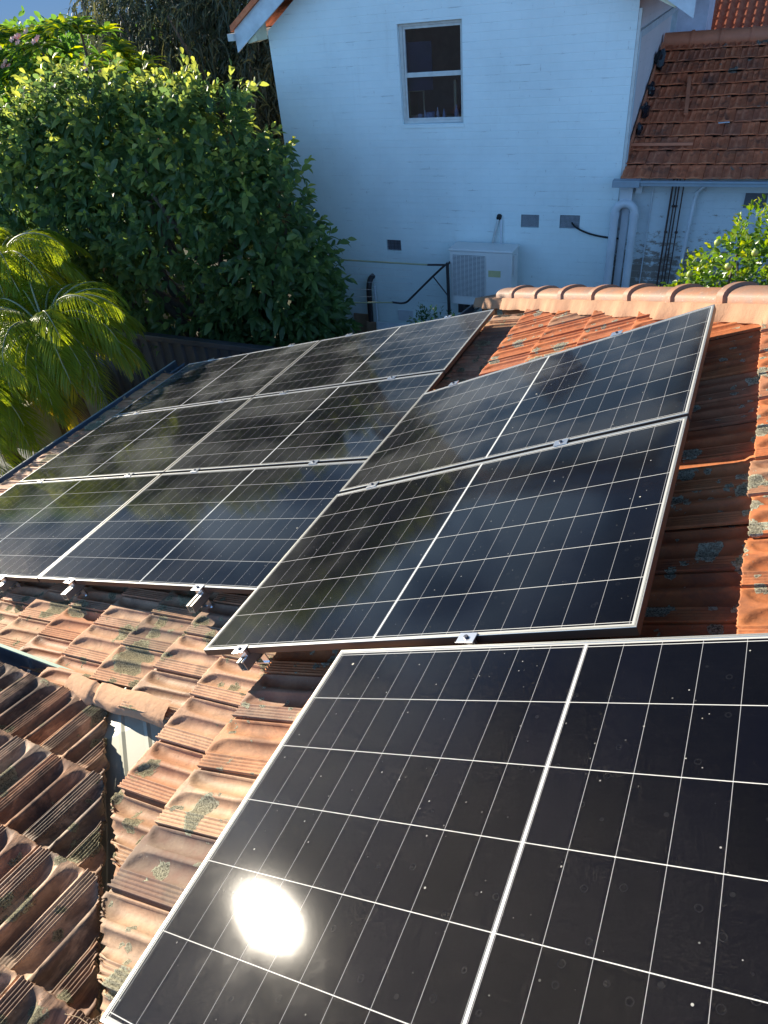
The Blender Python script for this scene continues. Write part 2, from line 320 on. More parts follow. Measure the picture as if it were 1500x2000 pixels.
    v3 = t.node('TexVoronoi'); t.put(v3.inputs['Vector'], cw); v3.inputs['Scale'].default_value = 24; v3s = t.sep(v3.outputs['Color'])
    dd = t.math('ABSOLUTE', t.math('SUBTRACT', v3.outputs['Distance'], 0.16))
    ring = t.math('MULTIPLY', t.smooth(dd, 0.045, 0.01), t.math('GREATER_THAN', v3s[0], 0.62))
    smear = t.smooth(t.noise(t.vmath('MULTIPLY', cw, (1, 3.5, 1)), 9, 7, 0.75, 0.8), 0.70, 0.78)
    col = t.mix(t.math('MULTIPLY', ring, 0.009), col, (0.6, 0.62, 0.64))
    col = t.mix(t.math('MULTIPLY', smear, 0.09), col, (0.6, 0.62, 0.64))
    fine = t.noise(c, 900, 2, 0.6)
    nb = t.bump(t.math('ADD', fine, t.math('MULTIPLY', t.noise(c, 120, 3), 0.5)), 0.035, 0.0006)
    rough = t.math('ADD', 0.052, t.math('MULTIPLY', t.smooth(n1, 0.45, 0.8), 0.04))
    t.set(Base_Color=col, Roughness=0.42, Normal=nb); t.p.inputs['Specular IOR Level'].default_value = 0.0
    t.p.inputs['Coat Weight'].default_value = 1.0; t.put(t.p.inputs['Coat Roughness'], rough); t.p.inputs['Coat IOR'].default_value = 1.30
    t.put(t.p.inputs['Coat Normal'], nb)
    gl = t.node('BsdfGlossy'); gl.inputs['Roughness'].default_value = 0.15; gl.inputs['Color'].default_value = (1, 0.93, 0.84, 1)
    t.put(gl.inputs['Normal'], t.bump(t.noise(c, 1500, 1, 0.5), 0.45, 0.0010))
    mx = t.node('MixShader'); lw = t.node('LayerWeight'); lw.inputs[0].default_value = 0.5
    gz = t.math('POWER', lw.outputs['Facing'], 5.0)
    t.put(mx.inputs[0], t.math('ADD', 0.0026, t.math('MULTIPLY', t.math('MULTIPLY', t.math('ADD', 0.2, n1), gz), 0.09)))
    t.t.links.new(t.p.outputs[0], mx.inputs[1]); t.t.links.new(gl.outputs[0], mx.inputs[2]); t.t.links.new(mx.outputs[0], t.out.inputs[0])
    return t.m
M['pv'] = mat_pv()

# ---------------- foliage
def mat_leaf(name, dark, light, young=None, trans=0.45, rough=0.42, tcol=None, spec=0.5):
    t = NT(name); rv = t.attr('tv'); yv = t.attr('tg')
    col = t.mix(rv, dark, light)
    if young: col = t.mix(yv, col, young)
    t.set(Base_Color=col, Roughness=rough); t.p.inputs['Specular IOR Level'].default_value = spec
    tr = t.node('BsdfTranslucent'); hs = t.node('HueSaturation'); hs.inputs['Value'].default_value = 1.9; hs.inputs['Saturation'].default_value = 1.15; hs.inputs['Hue'].default_value = 0.485
    t.put(hs.inputs['Color'], col); t.put(tr.inputs['Color'], tcol if tcol else hs.outputs[0])
    mx = t.node('MixShader'); mx.inputs[0].default_value = trans
    t.t.links.new(t.p.outputs[0], mx.inputs[1]); t.t.links.new(tr.outputs[0], mx.inputs[2]); t.t.links.new(mx.outputs[0], t.out.inputs[0])
    return t.m
M['leaf_shrub'] = mat_leaf('leaf_shrub', (0.065, 0.125, 0.048), (0.15, 0.225, 0.075), (0.42, 0.45, 0.10), 0.52, 0.42)
M['leaf_frangi'] = mat_leaf('leaf_frangipani', (0.06, 0.14, 0.035), (0.13, 0.24, 0.05), (0.40, 0.46, 0.06), 0.58)
M['leaf_oak'] = mat_leaf('leaf_fine', (0.050, 0.062, 0.036), (0.085, 0.100, 0.050), (0.16, 0.16, 0.06), 0.25, 0.6)
M['leaf_palm'] = mat_leaf('leaf_palm', (0.19, 0.27, 0.045), (0.36, 0.42, 0.06), (0.66, 0.54, 0.08), 0.6, 0.32)
M['leaf_citrus'] = mat_leaf('leaf_citrus', (0.07, 0.15, 0.025), (0.15, 0.26, 0.035), (0.42, 0.42, 0.04), 0.45, 0.3, None, 0.6)
M['leaf_weed'] = mat_leaf('leaf_weed', (0.03, 0.09, 0.03), (0.06, 0.14, 0.05), None, 0.4)
M['petal'] = simple('pink_petal', (0.85, 0.38, 0.28), 0.6)
M['petal_w'] = simple('white_petal', (0.75, 0.75, 0.75), 0.6)
M['fruit'] = simple('green_yellow_fruit', (0.42, 0.50, 0.12), 0.4)

# ------------------------------------------------------------------ mesh helpers
def tag(o, label=None, cat=None, group=None, kind=None):
    if label: o['label'] = label
    if cat: o['category'] = cat
    if group: o['group'] = group
    if kind: o['kind'] = kind
    return o
def thing(name, loc, label, cat, group=None, mat=None):
    o = bpy.data.objects.new(name, None); COL.objects.link(o); o.empty_display_size = 0.1
    o.matrix_world = mat if mat is not None else Matrix.Translation(loc)
    return tag(o, label, cat, group)
def link(name, me, mat, parent=None, local=False, loc=None):
    o = bpy.data.objects.new(name, me); COL.objects.link(o)
    if mat is not None:
        for mm in (mat if isinstance(mat, list) else [mat]): me.materials.append(mm)
    if parent is not None:
        o.parent = parent
        if not local: o.matrix_parent_inverse = world(parent).inverted()
    return o
def world(o):
    if o.parent is None: return o.matrix_basis.copy()
    return world(o.parent) @ o.matrix_parent_inverse @ o.matrix_basis
def npmesh(name, V, F, attrs=None, smooth=False):
    """V (n,3), F (k,4) or list"""
    me = bpy.data.meshes.new(name)
    V = np.asarray(V, dtype=np.float32)
    if isinstance(F, np.ndarray):
        k, q = F.shape
        me.vertices.add(len(V)); me.vertices.foreach_set('co', V.ravel())
        me.loops.add(k * q); me.loops.foreach_set('vertex_index', F.astype(np.int32).ravel())
        me.polygons.add(k); me.polygons.foreach_set('loop_start', np.arange(0, k * q, q, dtype=np.int32)); me.polygons.foreach_set('loop_total', np.full(k, q, dtype=np.int32))
        me.update(calc_edges=True)
    else:
        me.from_pydata([tuple(v) for v in V], [], F); me.update()
    if attrs:
        for nm, a in attrs.items():
            at = me.attributes.new(nm, 'FLOAT', 'POINT'); at.data.foreach_set('value', np.asarray(a, dtype=np.float32))
    if smooth: me.polygons.foreach_set('use_smooth', np.ones(len(me.polygons), dtype=bool))
    return me
class MB:
    def __init__(s): s.v = []; s.f = []; s.sm = []
    def add(s, vs, fs, smooth=False):
        o = len(s.v); s.v += [tuple(v) for v in vs]; s.f += [tuple(i + o for i in f) for f in fs]; s.sm += [smooth] * len(fs)
    def box(s, a, b):
        x0, y0, z0 = a; x1, y1, z1 = b
        s.add([(x0, y0, z0), (x1, y0, z0), (x1, y1, z0), (x0, y1, z0), (x0, y0, z1), (x1, y0, z1), (x1, y1, z1), (x0, y1, z1)],
              [(0, 3, 2, 1), (4, 5, 6, 7), (0, 1, 5, 4), (1, 2, 6, 5), (2, 3, 7, 6), (3, 0, 4, 7)])
    def bar(s, p0, p1, w, h, up=(0, 0, 1)):
        p0 = Vector(p0); p1 = Vector(p1); d = (p1 - p0).normalized(); sd_ = d.cross(Vector(up)).normalized(); u = sd_.cross(d).normalized()
        vs = []
        for p in (p0, p1):
            for a, b in ((-1, -1), (1, -1), (1, 1), (-1, 1)): vs.append(p + sd_ * (a * w / 2) + u * (b * h / 2))
        s.add(vs, [(0, 1, 2, 3), (7, 6, 5, 4), (0, 4, 5, 1), (1, 5, 6, 2), (2, 6, 7, 3), (3, 7, 4, 0)])
    def tube(s, pts, r, n=10, cap=True, radii=None):
        pts = [Vector(p) for p in pts]; rings = []
        ref = None
        for i, p in enumerate(pts):
            d = (pts[min(i + 1, len(pts) - 1)] - pts[max(i - 1, 0)]).normalized()
            if ref is None: ref = Vector((0, 0, 1)) if abs(d.z) < 0.9 else Vector((1, 0, 0))
            a = d.cross(ref).normalized(); b = a.cross(d).normalized(); ref = b
            rr = radii[i] if radii else r
            rings.append([p + (a * math.cos(2 * math.pi * k / n) + b * math.sin(2 * math.pi * k / n)) * rr for k in range(n)])
        vs = [v for ring in rings for v in ring]; fs = []
        for i in range(len(pts) - 1):
            for k in range(n): fs.append((i * n + k, i * n + (k + 1) % n, (i + 1) * n + (k + 1) % n, (i + 1) * n + k))
        s.add(vs, fs, True)
        if cap: s.add(rings[0][::-1], [tuple(range(n))]); s.add(rings[-1], [tuple(range(n))])
    def prism(s, poly, vec):          # extrude a planar polygon by vec
        n = len(poly); P = [Vector(p) for p in poly]; v = Vector(vec)
        s.add(P + [p + v for p in P], [tuple(range(n))[::-1], tuple(range(n, 2 * n))] + [(i, (i + 1) % n, n + (i + 1) % n, n + i) for i in range(n)])
    def ball(s, c, r, n=10, sq=(1, 1, 1)):
        vs = []; fs = []; mrow = n // 2
        for i in range(mrow + 1):
            th = math.pi * i / mrow
            for k in range(n): vs.append((c[0] + r * sq[0] * math.sin(th) * math.cos(2 * math.pi * k / n), c[1] + r * sq[1] * math.sin(th) * math.sin(2 * math.pi * k / n), c[2] + r * sq[2] * math.cos(th)))
        for i in range(mrow):
            for k in range(n): fs.append((i * n + k, (i + 1) * n + k, (i + 1) * n + (k + 1) % n, i * n + (k + 1) % n))
        s.add(vs, fs, True)
    def build(s, name, mat, parent=None, local=False, bevel=0.0, tv=None):
        me = bpy.data.meshes.new(name); me.from_pydata(s.v, [], s.f); me.update()
        me.polygons.foreach_set('use_smooth', s.sm)
        if bevel:
            bm = bmesh.new(); bm.from_mesh(me); bmesh.ops.remove_doubles(bm, verts=bm.verts, dist=1e-6)
            es = [e for e in bm.edges if len(e.link_faces) == 2 and e.calc_face_angle(0) > 0.6]
            bmesh.ops.bevel(bm, geom=es, offset=bevel, segments=2, profile=0.6, affect='EDGES', clamp_overlap=True)
            bm.to_mesh(me); bm.free()
        if tv is not None:
            at = me.attributes.new('tv', 'FLOAT', 'POINT'); at.data.foreach_set('value', np.full(len(me.vertices), tv, dtype=np.float32))
        return link(name, me, mat, parent, local)

# ------------------------------------------------------------------ roof frames
TH = 0.2534517
def planept(u, v, h): return Vector((u * math.cos(TH) - h * math.sin(TH), v, u * math.sin(TH) + h * math.cos(TH)))
class Frame:
    def __init__(s, o, up, ac, n): s.o = np.array(o, float); s.u = np.array(up, float); s.a = np.array(ac, float); s.n = np.array(n, float)
    def pt(s, w, v, h=0): return Vector(s.o + s.u * w + s.a * v + s.n * h)
def mainframe(o, ang): return Frame(o, (math.cos(ang), 0, math.sin(ang)), (0, 1, 0), (-math.sin(ang), 0, math.cos(ang)))
FL = mainframe(planept(0, 0, -0.115), TH)
AL = 0.18
FU = mainframe(planept(3.5, 0, -0.105), TH + AL)
SB = 0.2871955
FS = Frame((2.36815 - 0.055, -0.59474, 0.53628), (0, -math.cos(SB), math.sin(SB)), (1, 0, 0), (0, math.sin(SB), math.cos(SB)))

# ---- the interlocking tile
def tile_template(W_, E_, DP=.0235):
    a = [0, .002, .004]
    for k in range(4):
        b = .0065 + k * .0128; a += [b, b + .0035, b + .0062, b + .0095]
    a = [x for x in a if x < .0545] + [.0575]
    a += list(np.linspace(.060, .121, 9)) + [.1230, .1265, .1350, .1435, .1470] + list(np.linspace(.149, .210, 9)) + [.2125, .2165, .2195, .226, .238]
    a = np.array(a) * (W_ / .226)
    sS = np.array([0, .004, .010, .018, .028, .040, .052, .066, .082, .10, .14, .19, .24, .275, .30, .32, .345, .372]) * (E_ / .345)
    an = a / (W_ / .226)
    base = np.where(an < .12, 0, np.clip((an - .12) / .09, 0, 1) * -.009)
    base = np.where(an > .2185, -.019, base)
    rib = np.zeros_like(an)
    inb = (an > .0045) & (an < .0555)
    ph = (an - .0045) / .0128
    rib[inb] = -.0075 * (0.5 - 0.5 * np.cos(2 * np.pi * ph[inb])) ** 0.8
    A, S = np.meshgrid(an, sS / (E_ / .345))
    Z = np.tile(base + rib, (len(sS), 1))
    # ribs die out near the top end
    def sstep(x, lo, hi):
        t_ = np.clip((x - lo) / (hi - lo), 0, 1); return t_ * t_ * (3 - 2 * t_)
    Z = np.where((A > .0045) & (A < .0555), Z * (1 - sstep(S, .312, .322)), Z)
    for lo, hi, mid in ((.058, .1235, 'r'), (.1465, .212, 'l')):
        x = np.clip((A - lo) / (hi - lo), 0, 1)
        tt = x if mid == 'r' else 1 - x                     # 0 = outer side, 1 = at the middle rib
        send = .006 + .060 * (1 - np.sqrt(np.clip(1 - tt ** 2, 0, 1)))
        mk = .45 * sstep(S, send, send + .022) + .55 * sstep(S, send, send + .09)
        top = 1 - sstep(S, .305 - .02 * np.sin(np.pi * x), .335)
        depth = DP * np.sin(np.pi * x) ** .42 * mk * (0.25 + 0.75 * top)
        Z = Z - np.where((A > lo) & (A < hi), depth, 0)
    nub = np.exp(-((A - .1355) / .006) ** 2 - ((S - .298) / .014) ** 2) * .007
    Z = Z + nub
    return a, sS, Z
def tile_field(fr, W_, E_, slots, keep, seed=1, tilt=.030, DP=.0235):
    """slots: list of (w_lip, v_near). Builds all tiles as one mesh; keep(world xyz) masks tile centres."""
    rg = np.random.default_rng(seed)
    a, s, Z = tile_template(W_, E_, DP); na, ns = len(a), len(s)
    A, S = np.meshgrid(a, s)
    idx = np.arange(na * ns).reshape(ns, na)
    Fq = np.stack([idx[:-1, :-1], idx[:-1, 1:], idx[1:, 1:], idx[1:, :-1]], -1).reshape(-1, 4)
    # skirts: front row (s=0) and near side (a=0) and far side
    nfront = na; o1 = na * ns
    Ff = np.stack([o1 + np.arange(na - 1), o1 + np.arange(1, na), idx[0, 1:], idx[0, :-1]], -1)
    o2 = o1 + na
    Fn = np.stack([o2 + np.arange(1, ns), o2 + np.arange(ns - 1), idx[:-1, 0], idx[1:, 0]], -1)
    F1 = np.concatenate([Fq, Ff, Fn])
    nv = o2 + ns
    VV, FF, TV, TG = [], [], [], []
    k = 0
    for (w0, v0) in slots:
        cpt = fr.o + fr.u * (w0 + .17) + fr.a * (v0 + .113)
        if not keep(cpt): continue
        dw, dv, dz = rg.normal(0, .0035), rg.normal(0, .0018), rg.normal(0, .0018)
        rot = rg.normal(0, .007); roll = rg.normal(0, .006)
        chip = rg.normal(0, .0012, na) + .0018 * np.sin(np.arange(na) * rg.uniform(.4, 1.2) + rg.uniform(0, 6))
        ws = S + (chip[None, :] * np.exp(-S / .012)); va = A + 0
        zz = Z - tilt / E_ * S + dz + roll * (A - .11) + rg.normal(0, .0003, Z.shape)
        ws2 = w0 + dw + ws - rot * (va - .11); va2 = v0 + dv + va + rot * ws
        P = fr.o + ws2[..., None] * fr.u + va2[..., None] * fr.a + zz[..., None] * fr.n
        Pf = P[0] - fr.n * (.0165 + Z[0][:, None] * 0.5) + fr.u * .003
        Pn = P[:, 0] - fr.n * .0155 + fr.a * .0015
        VV.append(np.concatenate([P.reshape(-1, 3), Pf, Pn])); FF.append(F1 + k * nv); k += 1
        TV.append(np.full(nv, rg.random())); TG.append(np.full(nv, max(0, rg.random() * 1.5 - .5)))
    return np.concatenate(VV), np.concatenate(FF), {'tv': np.concatenate(TV), 'tg': np.concatenate(TG)}
def cut_mesh(me, co, no, jag=.006, thick=(0, 0, -.018), where=None):
    """cut away everything on the +no side, leave a broken-looking edge with thickness"""
    bm = bmesh.new(); bm.from_mesh(me)
    fs_ = [f for f in bm.faces if where is None or where(f.calc_center_median())]
    g = list({v for f in fs_ for v in f.verts}) + list({e for f in fs_ for e in f.edges}) + fs_
    rs = bmesh.ops.bisect_plane(bm, geom=g, plane_co=co, plane_no=no, clear_outer=True)
    ce = [e for e in rs['geom_cut'] if isinstance(e, bmesh.types.BMEdge)]
    cv = {v for e in ce for v in e.verts}; n = Vector(no).normalized()
    along = n.cross(Vector((0, 0, 1))).normalized()
    for v in cv:
        tt = v.co.dot(along)
        v.co -= n * (jag * (0.5 + 0.5 * math.sin(tt * 61) * math.sin(tt * 23 + 1)) + random.uniform(0, jag * 0.8))
    ex = bmesh.ops.extrude_edge_only(bm, edges=ce)
    for v in [x for x in ex['geom'] if isinstance(x, bmesh.types.BMVert)]: v.co += Vector(thick)
    bm.to_mesh(me); bm.free(); me.update()

# ================================================================== THE SOLAR-PANEL HOUSE
house = thing('house', (3.0, 0, -2.2), 'house under orange terracotta tiles that carries the solar panels', 'house')
H0 = Vector((2.949, 4.339, .566)); H1 = Vector((5.193, 1.845, 1.605))
hip_n = Vector((H1.y - H0.y, -(H1.x - H0.x), 0)).normalized() * -1     # points to the far side
if hip_n.y < 0: hip_n = -hip_n
# lower (flatter) roof beside the gutter
slots = []
for k in range(13):
    lip = 3.362 - .3355 * k
    ph = -.530 + (.113 if k % 2 == 1 else 0)
    for j in range(-6, 21): slots.append((lip, ph + .226 * j))
def keep_low(p):
    u = (p[0] * math.cos(TH) + p[2] * math.sin(TH)); v = p[1]
    if v > 3.72: return False
    if u - .17 < 3.30 and v < -.56: return False
    return v > -.60 or p[0] + p[1] > 1.99
V, F, at = tile_field(FL, .226, .345, slots, keep_low, 3)
me = npmesh('roof_tiles', V, F, at, True)
cut_mesh(me, (2.265, 0, 0), (-1, -1, 0), .014, where=lambda c: c.y < -.60 and c.x > 2.9)
cut_mesh(me, (0, 3.66, 0), (0, 1, 0), .004)
low_tiles = tag(link('roof_tiles', me, M['tile_low'], house), 'pale orange interlocking roof tiles crusted with grey lichen, the flatter slope by the gutter')
# upper (steeper) roof
slots = []
for k in range(12):
    lip = .195 + .349 * k
    ph = (-.625 if k % 2 == 0 else -.512) + .0
    if k >= 4: ph = -.250 + (.113 if k % 2 else 0)
    for j in range(-18, 22): slots.append((lip, ph + .226 * j))
def keep_up(p):
    if (Vector(p) - H0).dot(hip_n) > 0.12: return False
    return p[0] + p[1] > 1.99
V, F, at = tile_field(FU, .226, .355, slots, keep_up, 5)
me = npmesh('roof_tiles', V, F, at, True)
cut_mesh(me, (2.258, 0, 0), (-1, -1, 0), .014)
cut_mesh(me, tuple(H0 + hip_n * .03), tuple(hip_n), .004)
tag(link('roof_tiles', me, M['tile_up'], house), 'bright orange interlocking roof tiles of the steeper slope under the hip')
# roof of the front wing, sloping down away from the viewer
slots = []
for k in range(9):
    sh = .109 if k % 2 == 1 else 0
    for j in range(-22, 16): slots.append((FSw := .3449 * k, .2183 * j + sh))
V, F, at = tile_field(FS, .2183, .3449, slots, lambda p: p[0] + p[1] < 2.46 and p[0] > -1.6, 8, .026, .036)
at['tv'] = at['tv']; me = npmesh('roof_tiles', V, F, at, True)
cut_mesh(me, (2.205, 0, 0), (1, 1, 0), .010)
tag(link('roof_tiles', me, M['tile_s'], house), 'dark sooty ribbed roof tiles of the small front wing, cut off along the valley')

# solid roof body under the tiles
mb = MB()
def slab(mb, pts, d): mb.prism(pts, (0, 0, -d))
def onL(X, Y, off=-.095):
    u = (X + (-.115 + off) * math.sin(TH)) / math.cos(TH); return planept(u, Y, -.115 + off)
def onU(X, Y, off=-.100):
    z0 = FU.pt(0, 0, off); return Vector((X, Y, z0.z + (X - z0.x) * math.tan(TH + AL)))
XH = FU.pt(0, 0, 0).x
slab(mb, [onL(-.60, -.50), onL(2.60, -.50), onL(2.62, -.46), onL(3.34, -.46), onL(XH, 2.40 - XH), onL(XH, 3.62), onL(-.60, 3.62)], .12)
hp = lambda X: H0.y + (X - H0.x) * (H1.y - H0.y) / (H1.x - H0.x)
slab(mb, [onU(XH, 2.34 - XH), onU(6.6, 2.34 - 6.6), onU(7.9, -4.0), onU(7.9, hp(7.9)), onU(XH, hp(XH))], .12)
def onS(X, Y, off=-.105):
    return Vector((X, Y, FS.o[2] - (Y - FS.o[1]) * math.tan(SB) + off))
slab(mb, [onS(-1.6, -3.2), onS(5.3, -3.2), onS(2.74, -.62), onS(-1.6, -.62)][::-1], .10)
mb.build('roof_deck', M['underlay'], house)
# far hip plane (faces the garden)
mb = MB(); zt = lambda X: H0.z + (X - H0.x) * (H1.z - H0.z) / (H1.x - H0.x)
far = [Vector((2.95, 4.36, .53)), Vector((7.9, hp(7.9) + .02, zt(7.9) - .03)), Vector((7.9, 4.36, .53))]
slab(mb, far[::-1], .10); mb.build('roof_slope', M['tile_up'], house, tv=0.5)
# walls under the roofs
mb = MB()
mb.box((-.45, -.45, -2.2), (2.5, 3.45, -.42)); mb.box((3.0, -3.0, -2.2), (7.6, 3.3, .28)); mb.box((-1.5, -3.1, -2.2), (3.0, -.75, .33))
mb.build('wall', M['render_wall'], house)
# valley tray
mb = MB(); XS = np.linspace(2.62, 5.3, 40); QS = [-.26, -.12, -.055, -.05, .02, .035, .05, .13, .145, .16, .30, .42]
vs = []
for X in XS:
    for q in QS:
        x = X + q * .707; y = (2.235 - X) + q * .707
        dep = -.105 - .10 * min(1, max(0, (X - 2.95) / .35))
        z = max(onL(x, y, dep).z if x < XH else onU(x, y, dep).z, onS(x, y, dep + .02).z)
        if q in (-.055, .035, .145): z += .006
        vs.append((x, y, z))
n = len(QS)
mb.add(vs, [(i * n + k, i * n + k + 1, (i + 1) * n + k + 1, (i + 1) * n + k) for i in range(len(XS) - 1) for k in range(n - 1)])
tray = mb.build('valley_gutter', M['cream_tray'], house)
# mortar bed closing the head of the valley
bm = bmesh.new()
NU, NV = 40, 10; grid = []
for i in range(NU + 1):
    for j in range(NV + 1):
        f = i / NU; g = j / NV
        u = 2.58 + .72 * f; v = -.53 - .09 * g - .05 * f + .003 * math.sin(f * 23) * g + .004 * math.sin(f * 19)
        h = -.112 - .034 * g + .008 * math.sin(math.pi * g) + .004 * math.sin(f * 9 + 1) - (.03 if j == NV else 0) + random.uniform(-.0015, .0015)
        h -= .02 * math.exp(-((f - .30) / .012) ** 2)
        grid.append(bm.verts.new(planept(u, v, h)))
for i in range(NU):
    for j in range(NV):
        a = i * (NV + 1) + j; fc = bm.faces.new((grid[a], grid[a + 1], grid[a + NV + 2], grid[a + NV + 1])); fc.smooth = True
bmesh.ops.recalc_face_normals(bm, faces=bm.faces); me = bpy.data.meshes.new('mortar'); bm.to_mesh(me); bm.free()
link('mortar', me, M['mortar_light'], house)
# hip caps
cdir = (H1 - H0).normalized(); clen = .42
side = Vector((-cdir.y, cdir.x, 0)).normalized()
if side.dot(hip_n) < 0: side = -side
upc = side.cross(cdir).normalized(); upc = upc if upc.z > 0 else -upc
t0 = (Vector((3.301, 3.83, 0)) - Vector((H0.x, H0.y, 0))).length / math.hypot(cdir.x, cdir.y)
base0 = H0 + side * .105 + Vector((0, 0, .040))
for k in range(-1, 14):
    ta = t0 + clen * k - .015; tb = ta + clen + .05
    if k == -1: ta = t0 - clen + .10
    prof = []; 
    for i in range(13):
        ang = math.pi * i / 12; prof.append((-math.cos(ang), math.sin(ang) ** .62 if 0 < i < 12 else 0))
    def ring(t_, r, hh, lift): return [base0 + cdir * t_ + side * (x * r) + upc * (y * hh + lift) for x, y in prof]
    jz = random.uniform(-.004, .004); ts = []
    if k >= 0: ts = [(ta, .113, .082), (ta + .005, .118, .087), (ta + .054, .118, .087), (ta + .061, .102, .068)]
    else: ts = [(ta, .100, .066)]
    ts += [(ta + .2, .101 + random.uniform(-.002, .002), .066), (tb, .098, .062)]
    vs = []; fs = []
    for (t_, r, hh) in ts: vs += ring(t_, r, hh, jz)
    for i in range(len(ts) - 1):
        for j in range(12): fs.append((i * 13 + j, i * 13 + j + 1, (i + 1) * 13 + j + 1, (i + 1) * 13 + j))
    # end face thickness
    inner = [base0 + cdir * (ta + .002) + side * (x * (ts[0][1] - .018)) + upc * (y * (ts[0][2] - .020) + jz) for x, y in prof]
    o = len(vs); vs += inner
    for j in range(12): fs.append((j + 1, j, o + j, o + j + 1))
    mb = MB(); mb.add(vs, fs, True); ob = mb.build('ridge_cap', M['cap'], house, tv=random.random())
    md = ob.modifiers.new('edge', 'EDGE_SPLIT'); md.split_angle = R(40)
mb = MB(); vs = []; NN = 260
for i in range(NN + 1):
    tt = -.08 + i / NN * 7.0; p = H0 + cdir * tt
    wob = .006 * math.sin(tt * 31) + .008 * math.sin(tt * 15.0 + 1) + random.uniform(-.003, .003)
    col = max(0, math.cos((tt - t0) / clen * 2 * math.pi)) ** 8
    top = base0 + cdir * tt - side * .094 + Vector((0, 0, .004))
    mid_ = p + side * (-.022 - .016 * col + wob) + Vector((0, 0, .045))
    bot = p + side * (-.050 - .02 * col + wob * 1.6) + Vector((0, 0, -.045))
    far_ = base0 + cdir * tt + side * .090; fb = far_ + side * .07 + Vector((0, 0, -.12))
    vs += [bot, mid_, top, far_, fb]
mb.add(vs, [(i * 5 + k, i * 5 + k + 1, (i + 1) * 5 + k + 1, (i + 1) * 5 + k) for i in range(NN) for k in range(4)], True)
mb.add([vs[i] for i in (0, 1, 2, 3, 4)], [(0, 1, 2, 3, 4)])
mb.build('mortar', M['mortar'], house)
# gutters
def gutter_profile(w, d, n=8):   # local: x out from the house, z up; returns open profile with rolled lip
    pts = [(0, 0)]
    for i in range(n + 1):
        a = math.pi * i / n; pts.append((w / 2 - w / 2 * math.cos(a), -d * math.sin(a) ** .7))
    pts += [(w, .004), (w + .008, .008), (w + .014, .002), (w + .010, -.006)]
    return pts
def sweep(mb, p0, p1, out, prof, thick=.002, seg=1, joints=()):
    p0 = Vector(p0); p1 = Vector(p1); out = Vector(out); n = len(prof); vs = []; fs = []
    for i in range(seg + 1):
        c = p0.lerp(p1, i / seg)
        for (x, z) in prof: vs.append(c + out * x + Vector((0, 0, z)))
    for i in range(seg):
        for k in range(n - 1): fs.append((i * n + k, i * n + k + 1, (i + 1) * n + k + 1, (i + 1) * n + k))
    mb.add(vs, fs, True)
    for j in joints:
        c = p0.lerp(p1, j); d = (p1 - p0).normalized(); vs = []
        for s_ in (-.02, .02):
            for (x, z) in prof[1:-3]: vs.append(c + d * s_ + out * x * 1.0 + Vector((0, 0, z + .003)))
        m_ = len(prof[1:-3]); mb.add(vs, [(k, k + 1, m_ + k + 1, m_ + k) for k in range(m_ - 1)], True)
gp = gutter_profile(.125, .075)
gy0, gy1 = -.6, 4.0
za = planept(-.66, 0, -.135).z
mb = MB(); sweep(mb, (-.615, gy0, za - .02), (-.575, gy1, za - .005), (-1, 0, 0), gp, seg=6, joints=(.35, .62, .86))
g1 = mb.build('gutter', M['gutter'], house); tag(g1, 'long grey blue gutter along the low left edge')
md = g1.modifiers.new('thick', 'SOLIDIFY'); md.thickness = .002
mb = MB(); mb.bar((-.748, gy0, za - .010), (-.708, gy1, za + .006), .010, .008); mb.build('rolled_rim', simple('pale_rim', (0.50, 0.55, 0.50), .5), g1)
mb = MB(); sweep(mb, (-1.4, -.625, .475), (2.56, -.615, .475), (0, 1, 0), gutter_profile(.115, .07), seg=4, joints=(.905,))
g2 = mb.build('gutter', M['gutter'], house); tag(g2, 'short grey blue gutter with a pale green rim in front of the dark front wing')
md = g2.modifiers.new('thick', 'SOLIDIFY'); md.thickness = .002
mb = MB(); mb.bar((-1.4, -.502, .485), (2.56, -.492, .485), .016, .008); mb.build('rolled_rim', M['gutter_green'], g2)
# short metal gutter end at the foot of the hip
mb = MB(); sweep(mb, (2.80, 3.62, .50), (2.93, 4.36, .52), (-1, 0, 0), gutter_profile(.07, .04), seg=2)
g3 = mb.build('gutter', M['gutter'], house); tag(g3, 'stub of pale metal gutter at the foot of the hip')
md = g3.modifiers.new('thick', 'SOLIDIFY'); md.thickness = .003

